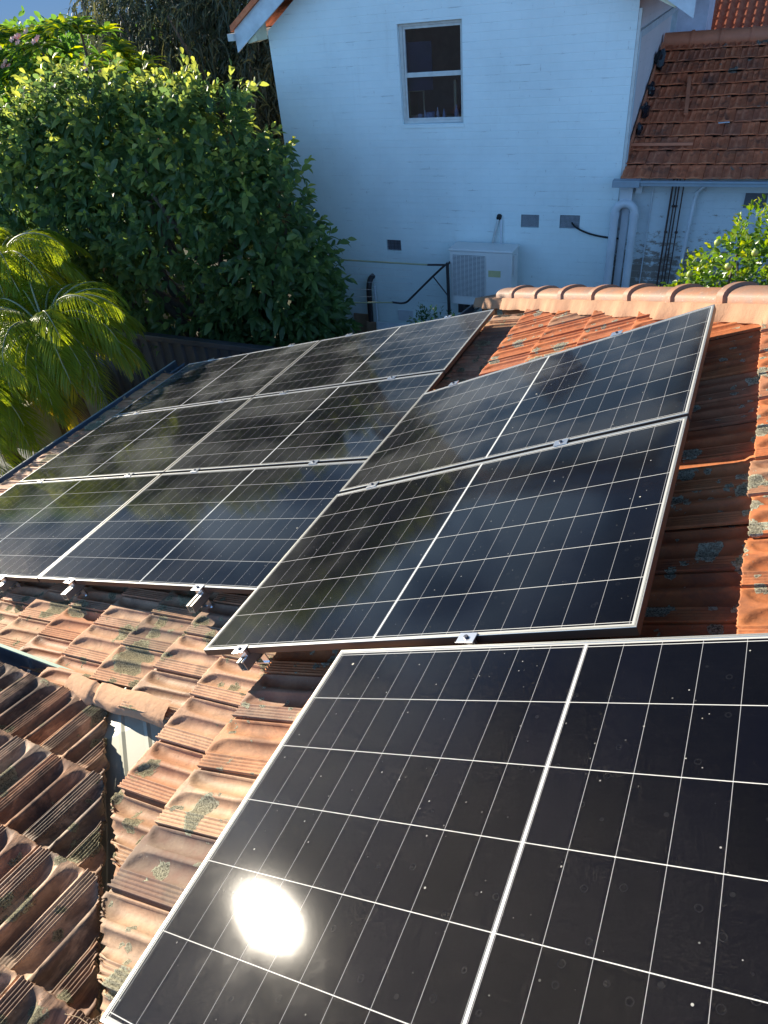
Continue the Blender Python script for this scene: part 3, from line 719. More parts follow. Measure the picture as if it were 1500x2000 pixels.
# ================================================================== SOLAR PANELS
SIDE = []
def panel_meshes():
    L, Wd, H = PL, PW, .030
    mb = MB()
    for (a, b, nrm_in) in (((0, 0), (L, 0), (0, 1)), ((L, 0), (L, Wd), (-1, 0)), ((L, Wd), (0, Wd), (0, -1)), ((0, Wd), (0, 0), (1, 0))):
        prof = [(0, -H), (0, -.0010), (.0008, 0), (.0034, 0), (.0038, -.0012), (.0048, -.0012), (.0052, 0), (.0085, 0), (.0090, -.0006), (.0090, -.004)]
        d = Vector((b[0] - a[0], b[1] - a[1], 0)).normalized(); ni = Vector((*nrm_in, 0)); vs = []
        for e, (px, py) in enumerate((a, b)):
            for (x, z) in prof:
                p = Vector((px, py, z)) + ni * x + d * (x if e == 0 else -x); vs.append(p)
        n = len(prof); SIDE.append(len(mb.f)); mb.add(vs, [(k + 1, k, n + k, n + k + 1) for k in range(n - 1)])
        vs2 = [Vector((px, py, -H)) + ni * x + d * (x if e == 0 else -x) for e, (px, py) in enumerate((a, b)) for x in (0, .028)]
        mb.add(vs2, [(0, 1, 3, 2)])
    fr = bpy.data.meshes.new('frame'); fr.from_pydata(mb.v, [], mb.f); fr.update(); fr.materials.append(M['alu']); fr.materials.append(M['frame_side'])
    for i in SIDE: fr.polygons[i].material_index = 1
    mb = MB(); e = .0080; mb.box((e, e, -.0065), (L - e, Wd - e, -.0018))
    gl = bpy.data.meshes.new('glass'); gl.from_pydata(mb.v, [], mb.f); gl.update(); gl.materials.append(M['pv'])
    mb = MB(); mb.box((.03, .03, -.0095), (L - .03, Wd - .03, -.0070)); bk = bpy.data.meshes.new('backsheet'); bk.from_pydata(mb.v, [], mb.f); bk.materials.append(M['black'])
    return fr, gl, bk
FRM, GLS, BCK = panel_meshes()
def clamp_mesh():
    mb = MB(); mb.box((-.030, -.021, .0006), (.030, .021, .0046)); mb.box((-.024, -.006, -.03), (.024, .006, .0006))
    o = mb.build('tmp', M['steel'], None, bevel=.0008); me = o.data; bpy.data.objects.remove(o); me.name = 'clamp'
    mb = MB(); mb.tube([(0, 0, .0046), (0, 0, .011)], .0075, 6); mb.tube([(0, 0, .011), (0, 0, .0112)], .004, 8)
    o = mb.build('tmp', M['bolt'], None); m2 = o.data; bpy.data.objects.remove(o); m2.name = 'bolt'
    return me, m2
CLM, BLT = clamp_mesh()
def rodr(w):
    a = Vector(w); return Matrix.Rotation(a.length, 3, a.normalized()) if a.length > 1e-9 else Matrix.Identity(3)
BASIS = Matrix(((math.cos(TH), 0, -math.sin(TH)), (0, 1, 0), (math.sin(TH), 0, math.cos(TH))))
def panel_mat(o, w, u=0, v=0):
    Rl = rodr(w); loc = Vector(o) + Rl @ Vector((u, v, 0)); mm = (BASIS @ Rl).to_4x4(); mm.translation = BASIS @ loc; return mm
def panel(mat, label, clamps):
    t_ = thing('solar_panel', None, label, 'solar panel', 'solar panels on the tiled roof', mat)
    for nm, me in (('frame', FRM), ('glass', GLS), ('backsheet', BCK)): link(nm, me, None, t_, True)
    for (u, v) in clamps:
        c = link('clamp', CLM, None, t_, True); c.location = (u, v, 0)
        c.rotation_euler = (0, 0, random.uniform(-.06, .06))
        link('bolt', BLT, None, c, True)
    return t_
GU, GV = .01216, .02605
ZR = (0, 0, 0)
jit = lambda: (random.uniform(-.0008, .0008), random.uniform(-.0008, .0008), 0)
gc = lambda v: v
RU_A = [.32, 1.38, 2.045, 3.04]
names = {(2, 0): 'solar panel at the far left corner of the big array, nearest the corrugated fence',
         (2, 1): 'solar panel at the far right corner of the big array, nearest the hip foot',
         (1, 0): 'solar panel in the middle row beside the gutter, half covered by palm shadow',
         (1, 1): 'solar panel in the middle row, touching the upper steeper panel on its right',
         (0, 0): 'solar panel in the nearest row of the big array, cut off by picture edge',
         (0, 1): 'solar panel in the nearest row, above two bare rail ends'}
for r in range(3):
    for c_ in range(2):
        v0 = r * (PW + GV); u0 = c_ * (PL + GU)
        cl = [(u - u0, PW + GV / 2) for u in RU_A[2 * c_:2 * c_ + 2]]
        if r == 0: cl += [(u - u0, -.009) for u in RU_A[2 * c_:2 * c_ + 2]]
        panel(panel_mat((u0, v0, 0), jit()), names[(r, c_)], cl)
BO = (3.4909463, -.4539977, .0765206); BW = (-.010797, -.169078, -.006649)
CO = (4.198748, -1.622989, .1798515); CW = (.0137262, -.1871427, -.0285254)
panel(panel_mat(BO, BW), 'lower of the two steeper solar panels, just behind the nearest panel', [(.23, -.010), (1.23, -.012), (.23, PW + GV / 2), (1.225, PW + GV / 2)])
panel(panel_mat(BO, BW, 0, PW + GV), 'upper of the two steeper solar panels, its top corner pointing at the terracotta hip caps', [(.225, PW + .010), (1.24, PW + .010)])
panel(panel_mat(CO, CW), 'nearest and largest looking solar panel, with the dazzling sun reflection on its glass', [(.52, -.010), (1.5, -.010)])

# mounting rails (open aluminium channels) and their tile hooks
def rail(mat, u, v0, v1, label, hook=.05):
    t_ = thing('mounting_rail', None, label, 'rail', 'aluminium mounting rails', mat @ Matrix.Translation((u, v0, 0)))
    mb = MB(); L = v1 - v0; z0, z1 = -.0325, -.075; w = .019; th_ = .0028
    # lipped channel, open end shows hollow
    prof = [(-.006, z0), (-w, z0), (-w, z1), (w, z1), (w, z0), (.006, z0), (.006, z0 - th_), (w - th_, z0 - th_), (w - th_, z1 + th_), (-w + th_, z1 + th_), (-w + th_, z0 - th_), (-.006, z0 - th_)]
    n = len(prof); vs = [(x, y, z) for y in (0, L) for (x, z) in prof]
    mb.add(vs, [(k, (k + 1) % n, n + (k + 1) % n, n + k) for k in range(n)])
    for e in (0, n):
        for q in ((0, 1, 10, 11), (1, 2, 9, 10), (2, 3, 8, 9), (3, 4, 7, 8), (4, 5, 6, 7)): mb.add([vs[e + i] for i in q], [(0, 1, 2, 3)])
    mb.build('channel', M['alu'], t_, True)
    for yy in (hook, L * .5, L - .12):
        mb = MB(); mb.box((-.018, yy, -.079), (.018, yy + .004, -.040)); mb.box((-.018, yy, -.083), (.018, yy + .055, -.079)); mb.box((-.018, yy + .051, -.126), (.018, yy + .055, -.083)); mb.box((-.06, yy + .045, -.130), (.018, yy + .07, -.126))
        mb.build('tile_hook', M['steel'], t_, True)
    return t_
MA = panel_mat((0, 0, 0), ZR); MBm = panel_mat(BO, BW); MCm = panel_mat(CO, CW)
rail(MA, RU_A[0], -.06, 3.50, 'leftmost rail under the big array, hidden beside the gutter')
rail(MA, RU_A[1], -.06, 3.50, 'rail whose end shows dark at the left picture edge under the big array')
rail(MA, RU_A[2], -.085, 3.50, 'rail whose bright end sticks out at left below the near edge of the big array')
rail(MA, RU_A[3], -.105, 3.50, 'rail whose bright end sticks out just left of the steeper panels')
rail(MBm, .23, -.045, 2.33, 'rail under the left part of the two steeper panels, ending over a brown tile')
rail(MBm, 1.23, -1.1, 2.33, 'rail running under the right part of the steeper panels')
# ================================================================== TALL PALE BLUE HOUSE
YW = 7.6
XL, XR = -1.03, 3.63
tall = thing('tall_house', (1.3, 10, -2.2), 'tall house with pale blue painted brick gable wall and one sash window', 'house')
def wall_holes(mb, x0, x1, z0, z1, y, holes, dep):
    xs = sorted({x0, x1, *[h[0] for h in holes], *[h[1] for h in holes]}); zs = sorted({z0, z1, *[h[2] for h in holes], *[h[3] for h in holes]})
    for i in range(len(xs) - 1):
        for j in range(len(zs) - 1):
            cx, cz = (xs[i] + xs[i + 1]) / 2, (zs[j] + zs[j + 1]) / 2
            if any(h[0] < cx < h[1] and h[2] < cz < h[3] for h in holes): continue
            mb.add([(xs[i], y, zs[j]), (xs[i + 1], y, zs[j]), (xs[i + 1], y, zs[j + 1]), (xs[i], y, zs[j + 1])], [(0, 1, 2, 3)])
    for (a, b, c, d) in holes:
        mb.add([(a, y, c), (b, y, c), (b, y, d), (a, y, d), (a, y + dep, c), (b, y + dep, c), (b, y + dep, d), (a, y + dep, d)], [(0, 4, 5, 1), (1, 5, 6, 2), (2, 6, 7, 3), (3, 7, 4, 0)])
WX0, WX1, WZ0, WZ1 = .815, 1.648, 1.566, 2.640
v1 = (2.426, 2.663, .330, .490); v2 = (2.933, 3.186, .334, .496); v3 = (.449, .673, -.055, .095)
mb = MB(); ZE = 2.62; slope = math.tan(R(32))
wall_holes(mb, XL, XR, -2.2, ZE, YW, [(WX0, WX1, WZ0, WZ1), v1, v2, v3], .11) if False else wall_holes(mb, XL, XR, -2.2, ZE + .06, YW, [(WX0, WX1, WZ0, WZ1), v1, v2, v3], .11)
zt_ = ZE + .06; xm = 1.44
mb.add([(XL, YW, zt_), (XR, YW, zt_), (xm, YW, 4.3)], [(0, 1, 2)])
mb.build('wall', M['wall_paint'], tall)
mb = MB(); mb.add([(XR, YW, -2.2), (XR, 13.5, -2.2), (XR, 13.5, zt_), (XR, YW, zt_)], [(0, 1, 2, 3)])
mb.add([(XL, 13.5, -2.2), (XL, YW, -2.2), (XL, YW, zt_), (XL, 13.5, zt_)], [(0, 1, 2, 3)])
mb.add([(XR, 13.5, -2.2), (XL, 13.5, -2.2), (XL, 13.5, zt_), (XR, 13.5, zt_)], [(0, 1, 2, 3)])
tag(mb.build('wall', M['wall_side'], tall), 'pinkish white side wall above the lower red roof')
# roof and barge boards
yb = YW - .30; xm = 1.44; mb = MB()
def zlow(x): return 2.49 + .625 * (x + 1.34) if x < xm else 2.49 + .625 * (4.21 - x)
for xe in (-1.37, 4.24):
    mb.prism([(xe, yb - .04, zlow(xe) + .243), (xm, yb - .04, zlow(xm) + .243), (xm, yb - .04, zlow(xm) + .31), (xe, yb - .04, zlow(xe) + .31)], (0, 6.5, 0))
mb.build('roof', M['tile_h2'], tall, tv=.3)
for xe in (-1.34, 4.21):
    mb = MB(); mb.prism([(xe, yb, zlow(xe)), (xm, yb, zlow(xm)), (xm, yb, zlow(xm) + .24), (xe, yb, zlow(xe) + .24)], (0, .025, 0))
    mb.build('bargeboard', M['timber_blue'], tall)
for xa, xb in ((-1.17, XL - .004), (4.02, XR + .004)):
    mb = MB(); mb.prism([(xa, yb + .028, zlow(xa) - .02), (xb, yb + .028, zlow(xb) - .08), (xb, yb + .028, zlow(xb) + .18), (xa, yb + .028, zlow(xa) + .16)], (0, .265, 0))
    mb.build('eave_box', M['soffit'], tall)
mb = MB(); mb.bar((-1.38, yb - .05, 2.66), (-1.38, 13.0, 2.66), .09, .08); mb.build('gutter', M['timber_paint'], tall)
# timber trim on the side wall
mb = MB(); mb.bar((XR + .02, 7.68, .97), (XR + .02, 7.68, 2.38), .05, .06, (0, 1, 0)); mb.bar((XR + .02, 7.66, 2.36), (XR + .02, 10.9, 2.42), .04, .07); mb.bar((XR + .02, 10.9, 1.7), (XR + .02, 10.9, 2.4), .09, .09, (0, 1, 0))
mb.build('timber_trim', M['timber_blue'], tall)
mb = MB(); mb.box((XR + .003, 7.601, .6), (XR + .035, 7.65, 2.6)); mb.build('corner_strip', M['timber_paint'], tall)
# window
wy = YW + .055
win = MB(); t5 = .045
def rectframe(mb, x0, x1, z0, z1, y0, y1, wl, wr, wt, wb):
    mb.box((x0, y0, z0), (x0 + wl, y1, z1)); mb.box((x1 - wr, y0, z0), (x1, y1, z1)); mb.box((x0 + wl, y0, z1 - wt), (x1 - wr, y1, z1)); mb.box((x0 + wl, y0, z0), (x1 - wr, y1, z0 + wb))
rectframe(win, WX0 + .002, WX1 - .002, WZ0 + .002, WZ1 - .002, wy, YW + .108, .038, .022, .030, .030)
w_o = win.build('window', M['timber_paint'], tall, bevel=.002)
sm = MB(); rectframe(sm, WX0 + .040, WX1 - .024, 2.085, WZ1 - .032, YW + .072, YW + .102, .028, .024, .030, .040); sm.build('sash', M['timber_paint'], w_o, bevel=.002)
sm = MB(); rectframe(sm, WX0 + .040, WX1 - .024, WZ0 + .032, 2.110, YW + .062, YW + .071, .028, .022, .035, .028); sm.build('sash', M['timber_paint'], w_o, bevel=.001)
t = NT('window_glass'); t.set(Base_Color=(0.9, 0.9, 0.92), Roughness=0.02)
tr = t.node('BsdfTransparent'); tr.inputs[0].default_value = (0.72, 0.74, 0.80, 1); gl_ = t.node('BsdfGlossy'); gl_.inputs['Roughness'].default_value = .03; gl_.inputs['Color'].default_value = (.8, .85, 1, 1)
fz = t.node('Fresnel'); fz.inputs[0].default_value = 1.5; mx = t.node('MixShader'); t.t.links.new(t.math('MULTIPLY', fz.outputs[0], 1.3, clamp=True), mx.inputs[0]); t.t.links.new(tr.outputs[0], mx.inputs[1]); t.t.links.new(gl_.outputs[0], mx.inputs[2]); t.t.links.new(mx.outputs[0], t.out.inputs[0]); M['pane'] = t.m
for (za_, zb_, yy) in ((2.122, WZ1 - .060, YW + .086), (WZ0 + .058, 2.078, YW + .066)):
    sm = MB(); sm.box((WX0 + .066, yy, za_), (WX1 - .046, yy + .004, zb_)); sm.build('pane', M['pane'], w_o)
mb = MB(); mb.box((WX0 - .01, YW - .012, WZ0 - .045), (WX1 + .01, YW - .0005, WZ0 - .002)); mb.build('sill', M['wall_paint'], w_o)
# dim room behind
mb = MB(); x0, x1, z0, z1, y0, y1 = .3, 2.3, 1.42, 2.8, YW + .115, 9.4
mb.add([(x0, y0, z0), (x1, y0, z0), (x1, y1, z0), (x0, y1, z0), (x0, y0, z1), (x1, y0, z1), (x1, y1, z1), (x0, y1, z1)], [(0, 1, 2, 3), (4, 7, 6, 5), (1, 5, 6, 2), (2, 6, 7, 3), (3, 7, 4, 0)])
mb.build('room', M['room'], tall)
mb = MB(); mb.box((.86, YW + .14, 1.92), (1.20, YW + .15, 2.44)); mb.build('blind', M['blind'], tall)
mb = MB(); rectframe(mb, .85, 1.06, 1.63, 1.92, YW + .18, YW + .19, .012, .014, .014, .012); mb.build('shelf_frame', M['straw'], tall)
mb = MB(); mb.box((1.42, YW + .30, 1.60), (1.455, YW + .32, 2.0)); mb.build('inner_post', M['straw'], tall)
mb = MB(); mb.box((.90, YW + .112, 1.560), (1.63, YW + .24, 1.575)); mb.build('inner_sill', M['timber_paint'], tall)
def vent(rect, lab):
    a, b, c, d = rect; mb = MB(); y = YW + .012
    nx, nz = (16, 11) if lab != 'dark open air vent low on the left of the wall' else (4, 3)
    mb2 = MB(); mb2.box((a + .001, YW + .03, c + .001), (b - .001, YW + .034, d - .001))
    for i in range(nx + 1):
        x = a + (b - a) * i / nx; mb.box((max(a + .001, x - .0011), y, c + .002), (min(b - .001, x + .0011), y + .005, d - .002))
    for j in range(nz + 1):
        z = c + (d - c) * j / nz; mb.box((a + .001, y - .0025, max(c + .001, z - .0011)), (b - .001, y - .0003, min(d - .001, z + .0011)))
    o = mb.build('air_vent', M['pvc'] if nx > 5 else M['dark_steel'], tall); tag(o, lab); mb2.build('cavity', M['ac_dark'], o)
vent(v1, 'square mesh air vent right above the air conditioner'); vent(v2, 'square mesh air vent with a black cable coming out of it'); vent(v3, 'dark open air vent low on the left of the wall')
mb = MB(); mb.box((.555, YW - .02, -1.10), (.80, YW - .002, -.94)); o = mb.build('air_vent', M['pvc'], tall); tag(o, 'low air vent at the foot of the wall')
# dark joint and cable between the two houses
mb = MB(); mb.box((XR - .012, YW - .004, -2.2), (XR + .006, YW + .003, .62)); mb.build('joint', M['black'], tall)
def curve_pts(ps, n=24):
    ps = [Vector(p) for p in ps]; out = []
    for i in range(n + 1):
        t_ = i / n; q = ps[:]
        while len(q) > 1: q = [q[k].lerp(q[k + 1], t_) for k in range(len(q) - 1)]
        out.append(q[0])
    return out
mb = MB(); mb.tube(curve_pts([(3.09, 7.60, .405), (3.10, 7.55, .40), (3.24, 7.55, .25), (3.72, 7.59, .235)]), .011, 8)
tag(mb.build('cable', M['black'], None), 'thick black cable sagging from the right air vent to the corner', 'cable')
# bottles and tins on the window sill
btl = [(.935, 'small dark tin', .030, .06, 'room', 'dark tin at the left end of the window sill row'), (1.00, 'white cup', .032, .085, 'pvc', 'pale cup on the window sill, left of the blue tub'), (1.07, 'bottle', .022, .12, 'pvc', 'thin pale bottle on the window sill beside the pale cup'),
       (1.145, 'tub', .055, .10, 'plastic_blue', 'wide blue tub in the middle of the window sill'), (1.245, 'bottle', .018, .15, 'plastic_white', 'tallest white bottle in the middle of the window sill'), (1.33, 'bottle', .020, .13, 'plastic_blue', 'slim blue bottle right of the tallest white bottle on the window sill'), (1.50, 'bottle', .030, .17, 'pvc', 'cone shaped pale spray bottle at the right end of the window sill')]
for (x, nm, r, h, mt, lab) in btl:
    mb = MB(); zb = 1.576
    prof = [(0, r), (h * .6, r), (h * .72, r * .6), (h * .8, r * .4), (h, r * .4)] if 'bottle' in nm else [(0, r), (h, r * 1.05)]
    mb.tube([(x, YW + .165, zb + a) for a, _ in prof], r, 12, True, [b for _, b in prof])
    o = mb.build(nm.split()[-1], M[mt], None); tag(o, lab, nm.split()[-1], 'toiletries on the window sill')

# ---------------- air conditioner
ac = thing('air_conditioner', (1.99, 7.3, -.75), 'white outdoor air conditioner unit with a louvred grille against the blue wall', 'air conditioner')
ax0, ax1, ay0, ay1, az0, az1 = 1.565, 2.43, 7.20, 7.50, -.62, .105
mb = MB(); mb.box((ax0, ay0, az0), (ax1, ay1, az1)); mb.build('casing', M['ac_white'], ac, bevel=.012)
mb = MB(); mb.box((ax0 - .012, ay0 - .014, az1 + .001), (ax1 + .012, ay1 + .012, az1 + .035)); mb.build('top_cover', M['ac_white'], ac, bevel=.016)
mb = MB(); gx0, gx1, gz0, gz1 = ax0 + .045, ax0 + .50, az0 + .12, az1 - .045
mb.box((gx0, ay0 - .004, gz0), (gx1, ay0 - .001, gz1)); g = mb.build('grille', M['ac_dark'], ac)
mb = MB()
for i in range(34):
    z = gz0 + (gz1 - gz0) * (i + .5) / 34; mb.box((gx0, ay0 - .012, z - .0035), (gx1, ay0 - .005, z + .0035))
for i in range(9):
    x = gx0 + (gx1 - gx0) * i / 8; mb.box((x - .003, ay0 - .015, gz0), (x + .003, ay0 - .0122, gz1))
mb.build('louvres', M['ac_white'], g)
mb = MB(); mb.box((ax0 + .545, ay0 - .003, -.21), (ax0 + .715, ay0 - .0005, -.125)); mb.build('sticker', M['label'], ac)
mb = MB(); mb.box((ax1 + .001, ay0 + .06, -.20), (ax1 + .02, ay0 + .16, .06)); mb.build('side_cover', M['ac_white'], ac, bevel=.005)
for q in (ax0 + .1, ax1 - .18):
    mb = MB(); mb.box((q, ay0 + .02, az0 - .13), (q + .08, ay1, az0 - .001)); mb.build('foot', M['dark_steel'], ac)
hs_ = thing('pipe_run', (2.13, 7.5, .1), 'white pipe and frayed insulated hose rising from the air conditioner into the wall', 'pipe')
mb = MB(); mb.tube([(2.17, 7.575, -.2), (2.165, 7.575, .41), (2.14, 7.60, .45)], .014, 8); mb.build('pipe', M['pvc'], hs_)
mb = MB(); mb.tube([(2.05, 7.56, -.2), (2.06, 7.56, .15), (2.10, 7.565, .33), (2.13, 7.59, .45)], .017, 7, True); mb.build('hose', M['timber_paint'], hs_)
mb = MB(); mb.tube([(2.135, 7.56, .44), (2.135, 7.60, .47)], .034, 7); mb.build('wall_plug', M['black'], hs_)

# ---------------- folding clothes line
cl = thing('clothes_line', (1.56, 7.3, -1.4), 'folding wall clothes line with khaki rails and dark bent arms', 'clothes line')
mb = MB(); mb.tube([(-.75, 7.1, -.06), (1.30, 7.1, -.062)], .012, 8); mb.tube([(-.70, 6.75, -.62), (.72, 7.1, -.63)], .012, 8); mb.build('rail', M['khaki'], cl)
mb = MB(); mb.tube([(1.28, 7.1, -.062), (1.53, 7.1, -.05)], .0145, 8)
mb.tube([(.70, 7.1, -.63)] + curve_pts([(.82, 7.1, -.635), (.92, 7.1, -.63), (.96, 7.1, -.585)], 6) + [(1.35, 7.1, -.215), (1.54, 7.1, -.045)], .0145, 8)
mb.tube([(1.35, 7.1, -.215), (1.57, 7.11, -.49)], .009, 8); mb.build('arm', M['dark_steel'], cl)
mb = MB(); mb.bar((1.57, 7.13, -1.6), (1.555, 7.13, -.03), .034, .034, (0, 1, 0)); mb.bar((1.55, 7.13, -.06), (1.62, 7.55, .0), .02, .02); mb.build('post', M['dark_steel'], cl)
mb = MB(); mb.bar((-.62, 7.13, -1.6), (-.62, 7.13, -.03), .034, .034, (0, 1, 0)); mb.build('post', M['dark_steel'], cl)
mb = MB()
for k in range(5):
    f = k / 5 + .1; mb.tube([(-.6, 7.1 - .3 * f, -.08 - .5 * f), (1.05, 7.1, -.10 - .48 * f)], .0022, 5)
mb.build('line', M['wire'], cl)
pp = thing('downpipe', (.14, 7.45, -1.6), 'short dark pipe with rounded top standing against the blue wall', 'pipe')
mb = MB(); mb.tube([(.10, 7.46, -2.0), (.155, 7.46, -.60), (.165, 7.47, -.52), (.17, 7.52, -.46), (.17, 7.60, -.45)], .042, 10); mb.build('pipe', M['dark_steel'], pp)
mb = MB(); mb.tube([(.215, 7.5, -2.0), (.235, 7.5, -.55)], .014, 8); mb.build('thin_pipe', M['pvc'], pp)
def board(name, p, q, y, mat, lab, cat, lean=.06):
    mb = MB(); mb.prism([(p[0], y, p[1]), (q[0], y, p[1]), (q[0], y + lean, q[1]), (p[0], y + lean, q[1])], (0, .012, 0)); return tag(mb.build(name, M[mat], None), lab, cat)
board('board', (-.20, -1.6), (.07, -1.04), 7.49, 'plywood', 'brown board leaning behind the dark pipe at the wall foot', 'board')
board('board', (.08, -1.6), (.24, -1.10), 7.36, 'plywood', 'narrow brown board just right of the dark pipe', 'board')
board('board', (.34, -1.5), (.86, -1.02), 7.20, 'whiteboard', 'white board lying against the wall under the clothes line', 'board')

# ================================================================== LOW HOUSE AT THE RIGHT WITH THE RED ROOF
h2 = thing('red_roof_house', (6, 9, -2.2), 'low house at right with worn white brick and a stained dark red tile roof', 'house')
Y2 = 7.64
mb = MB(); mb.add([(XR + .007, Y2, -2.2), (10, Y2, -2.2), (10, Y2, 1.02), (XR + .007, Y2, 1.02)], [(0, 1, 2, 3)]); mb.build('wall', M['wall_worn'], h2)
P2 = R(23.5); F2 = Frame((3.60, 7.40, .99), (0, math.cos(P2), math.sin(P2)), (-1, 0, 0), (0, -math.sin(P2), math.cos(P2)))
slots = [(.262 * k, -.19 * j - (.095 if k % 2 else 0)) for k in range(11) for j in range(0, 25)]
V, F, at = tile_field(F2, .190, .270, slots, lambda p: p[0] > 3.4, 21, .036, .022)
me = npmesh('roof_tiles', V, F, at, True); cut_mesh(me, (3.655, 0, 0), (-1, 0, 0), .006)
link('roof_tiles', me, M['tile_h2'], h2)
mb = MB(); ytop = 7.40 + 2.86 * math.cos(P2); ztop = .99 + 2.86 * math.sin(P2)
slab(mb, [(3.645, 7.68, .99), (9, 7.68, .99), (9, ytop, ztop - .11), (3.645, ytop, ztop - .11)], .06); mb.build('roof_deck', M['underlay'], h2)
mb = MB()
x = 3.66
while x < 8.5:
    mb.tube([(x, ytop, ztop - .03), (x + .36, ytop, ztop - .03)], .105, 14); mb.tube([(x + .335, ytop, ztop - .03), (x + .37, ytop, ztop - .03)], .117, 14); x += .36
mb.build('ridge_cap', M['batten'], h2)
mb = MB(); slab(mb, [(3.645, ytop, ztop - .06), (9, ytop, ztop - .06), (9, ytop + 2.6, ztop - 1.1), (3.645, ytop + 2.6, ztop - 1.1)], .05); mb.build('roof_slope', M['tile_h2'], h2, tv=.4)
mb = MB(); mb.box((3.90, 7.30, .915), (9, 7.40, .960)); mb.box((3.895, 7.285, .950), (9, 7.299, .972)); mb.build('gutter', M['gutter_pale'], h2, bevel=.006)
mb = MB(); mb.box((3.585, 7.28, .900), (3.894, 7.41, .975)); mb.build('gutter', M['gutter_pale'], h2, bevel=.008)
mb = MB(); mb.box((3.66, 7.50, .70), (3.80, 7.63, .86)); mb.box((3.83, 7.54, .78), (3.90, 7.63, .86)); mb.build('rain_head', M['pvc'], h2)
mb = MB(); mb.bar((3.74, 7.60, .70), (3.70, 7.60, -2.2), .085, .055, (0, 1, 0)); mb.build('downpipe', M['pvc'], h2)
ud = thing('vent_duct', (3.75, 7.5, -2.2), 'fat white pipe bent into an upside down U before the worn brick wall', 'pipe')
mb = MB(); arc = [(3.735 - .115 * math.cos(a), 7.51, .56 + .115 * math.sin(a)) for a in np.linspace(0, math.pi, 13)]
mb.tube([(3.62, 7.51, -2.2)] + arc + [(3.85, 7.51, -2.2)], .050, 16); mb.build('pipe', M['pvc'], ud)
mb = MB()
for x in (3.62, 3.85): mb.tube([(x, 7.51, .50), (x, 7.51, .57)], .0555, 16)
mb.tube([(3.732, 7.51, .675), (3.738, 7.51, .675)], .0535, 16); mb.build('collar', M['pvc'], ud)
for i, (x0, x1, lab) in enumerate([(4.235, 4.205, 'leftmost and thickest brown pipe on the worn wall'), (4.275, 4.262, 'second brown pipe on the worn wall, close beside the third'), (4.305, 4.30, 'third brown pipe on the worn wall, close beside the second'), (4.355, 4.345, 'rightmost brown pipe on the worn wall, standing apart')]):
    mb = MB(); mb.tube([(x0, 7.60, .93), (x1, 7.60, -2.0)], .011 if i == 0 else .0075, 8); mb.tube([(x0 - .002, 7.60, .62 - .3 * (i in (0, 3))), (x0 - .002, 7.60, .64 - .3 * (i in (0, 3)))], .018, 8)
    tag(mb.build('pipe', M['pipe_brown'], None), lab, 'pipe', 'brown pipes on the worn wall')
mb = MB(); mb.tube([(4.66, 7.59, .93), (4.52, 7.59, .80), (4.50, 7.59, .72), (4.47, 7.59, .1), (4.44, 7.59, -1.2)], .022, 10)
tag(mb.build('pipe', M['pvc'], None), 'pale grey painted pipe with a bend under the red roof gutter', 'pipe')
mb = MB(); mb.tube([(4.02, 7.625, .85), (3.99, 7.625, -1.5)], .007, 6); tag(mb.build('pipe', M['pvc'], None), 'thin white conduit between the U shaped pipe and the brown pipes', 'pipe')
mb = MB(); mb.box((5.03, 7.628, .62), (5.26, 7.636, .78)); o = mb.build('air_vent', M['ac_dark'], h2)
# crinkled black flashing along the party wall
for i, (y, z, s_) in enumerate([(8.55, 1.50, .11), (8.92, 1.69, .09), (8.20, 1.36, .075), (9.45, 1.96, .13)]):
    bm = bmesh.new(); bmesh.ops.create_icosphere(bm, subdivisions=2, radius=s_)
    for v in bm.verts:
        v.co *= random.uniform(.68, 1.2); v.co.x *= .55; v.co.z *= 1.0
    me = bpy.data.meshes.new('flashing'); bm.to_mesh(me); bm.free()
    o = link('flashing', me, M['blackplastic'], h2); o.matrix_parent_inverse = world(h2).inverted(); o.location = (3.70, y, z)
mb = MB()
for k in range(9):
    y = 7.7 + k * .24; z = .99 + (y - 7.4) * math.tan(P2); mb.prism([(3.650, y, z - .02), (3.650, y + .26, z + .09), (3.650, y + .24, z + .16), (3.650, y, z + .06)], (.02, 0, 0))
mb.build('step_flashing', M['batten'], h2)
def on2(x, y, off=.02): return Vector((x, y, .99 + (y - 7.4) * math.tan(P2) + off))
mb = MB(); mb.bar(on2(3.66, 7.93), on2(4.36, 7.93), .035, .03); tag(mb.build('batten', M['batten'], None), 'red brown timber strip lying flat across the red roof near its gutter', 'batten')
mb = MB(); mb.bar(on2(4.12, 9.15), on2(4.19, 8.46), .045, .03); tag(mb.build('batten', M['batten'], None), 'red brown timber strip lying up the slope in the middle of the red roof', 'batten')
mb = MB(); mb.bar(on2(4.58, 8.30, .012), on2(4.70, 8.31, .012), .05, .006); mb.build('tile_patch', M['pvc'], h2)
# ---- far house with bright tile roof, and the lilac wall between
h3 = thing('far_house', (6, 16, -2.2), 'distant house top right with a steep orange pantile roof', 'house')
F3 = Frame((3.55, 12.9, 1.0), (0, math.cos(R(30)), math.sin(R(30))), (-1, 0, 0), (0, -math.sin(R(30)), math.cos(R(30))))
vs = []; NXX, NKK = 350, 23; fs = []
for k in range(NKK):
    for e in range(2):
        for i in range(NXX + 1):
            x = i * .020; w = .21 * (k + e); h = .022 * math.sin(2 * math.pi * x / .15) + (.035 if e == 0 else 0)
            vs.append(F3.pt(w, -x, h))
    o = k * 2 * (NXX + 1)
    fs += [(o + i + 1, o + i, o + NXX + 1 + i, o + NXX + 2 + i) for i in range(NXX)]
    if k:
        q = o - (NXX + 1); fs += [(q + i + 1, q + i, o + i, o + i + 1) for i in range(NXX)]
mb = MB(); mb.add(vs, fs, True); mb.build('roof_tiles', M['tile_far'], h3, tv=.4)
mb = MB(); mb.box((3.6, 13.0, -2.2), (10.5, 17.2, .95)); mb.build('wall', M['lilac'], h3)
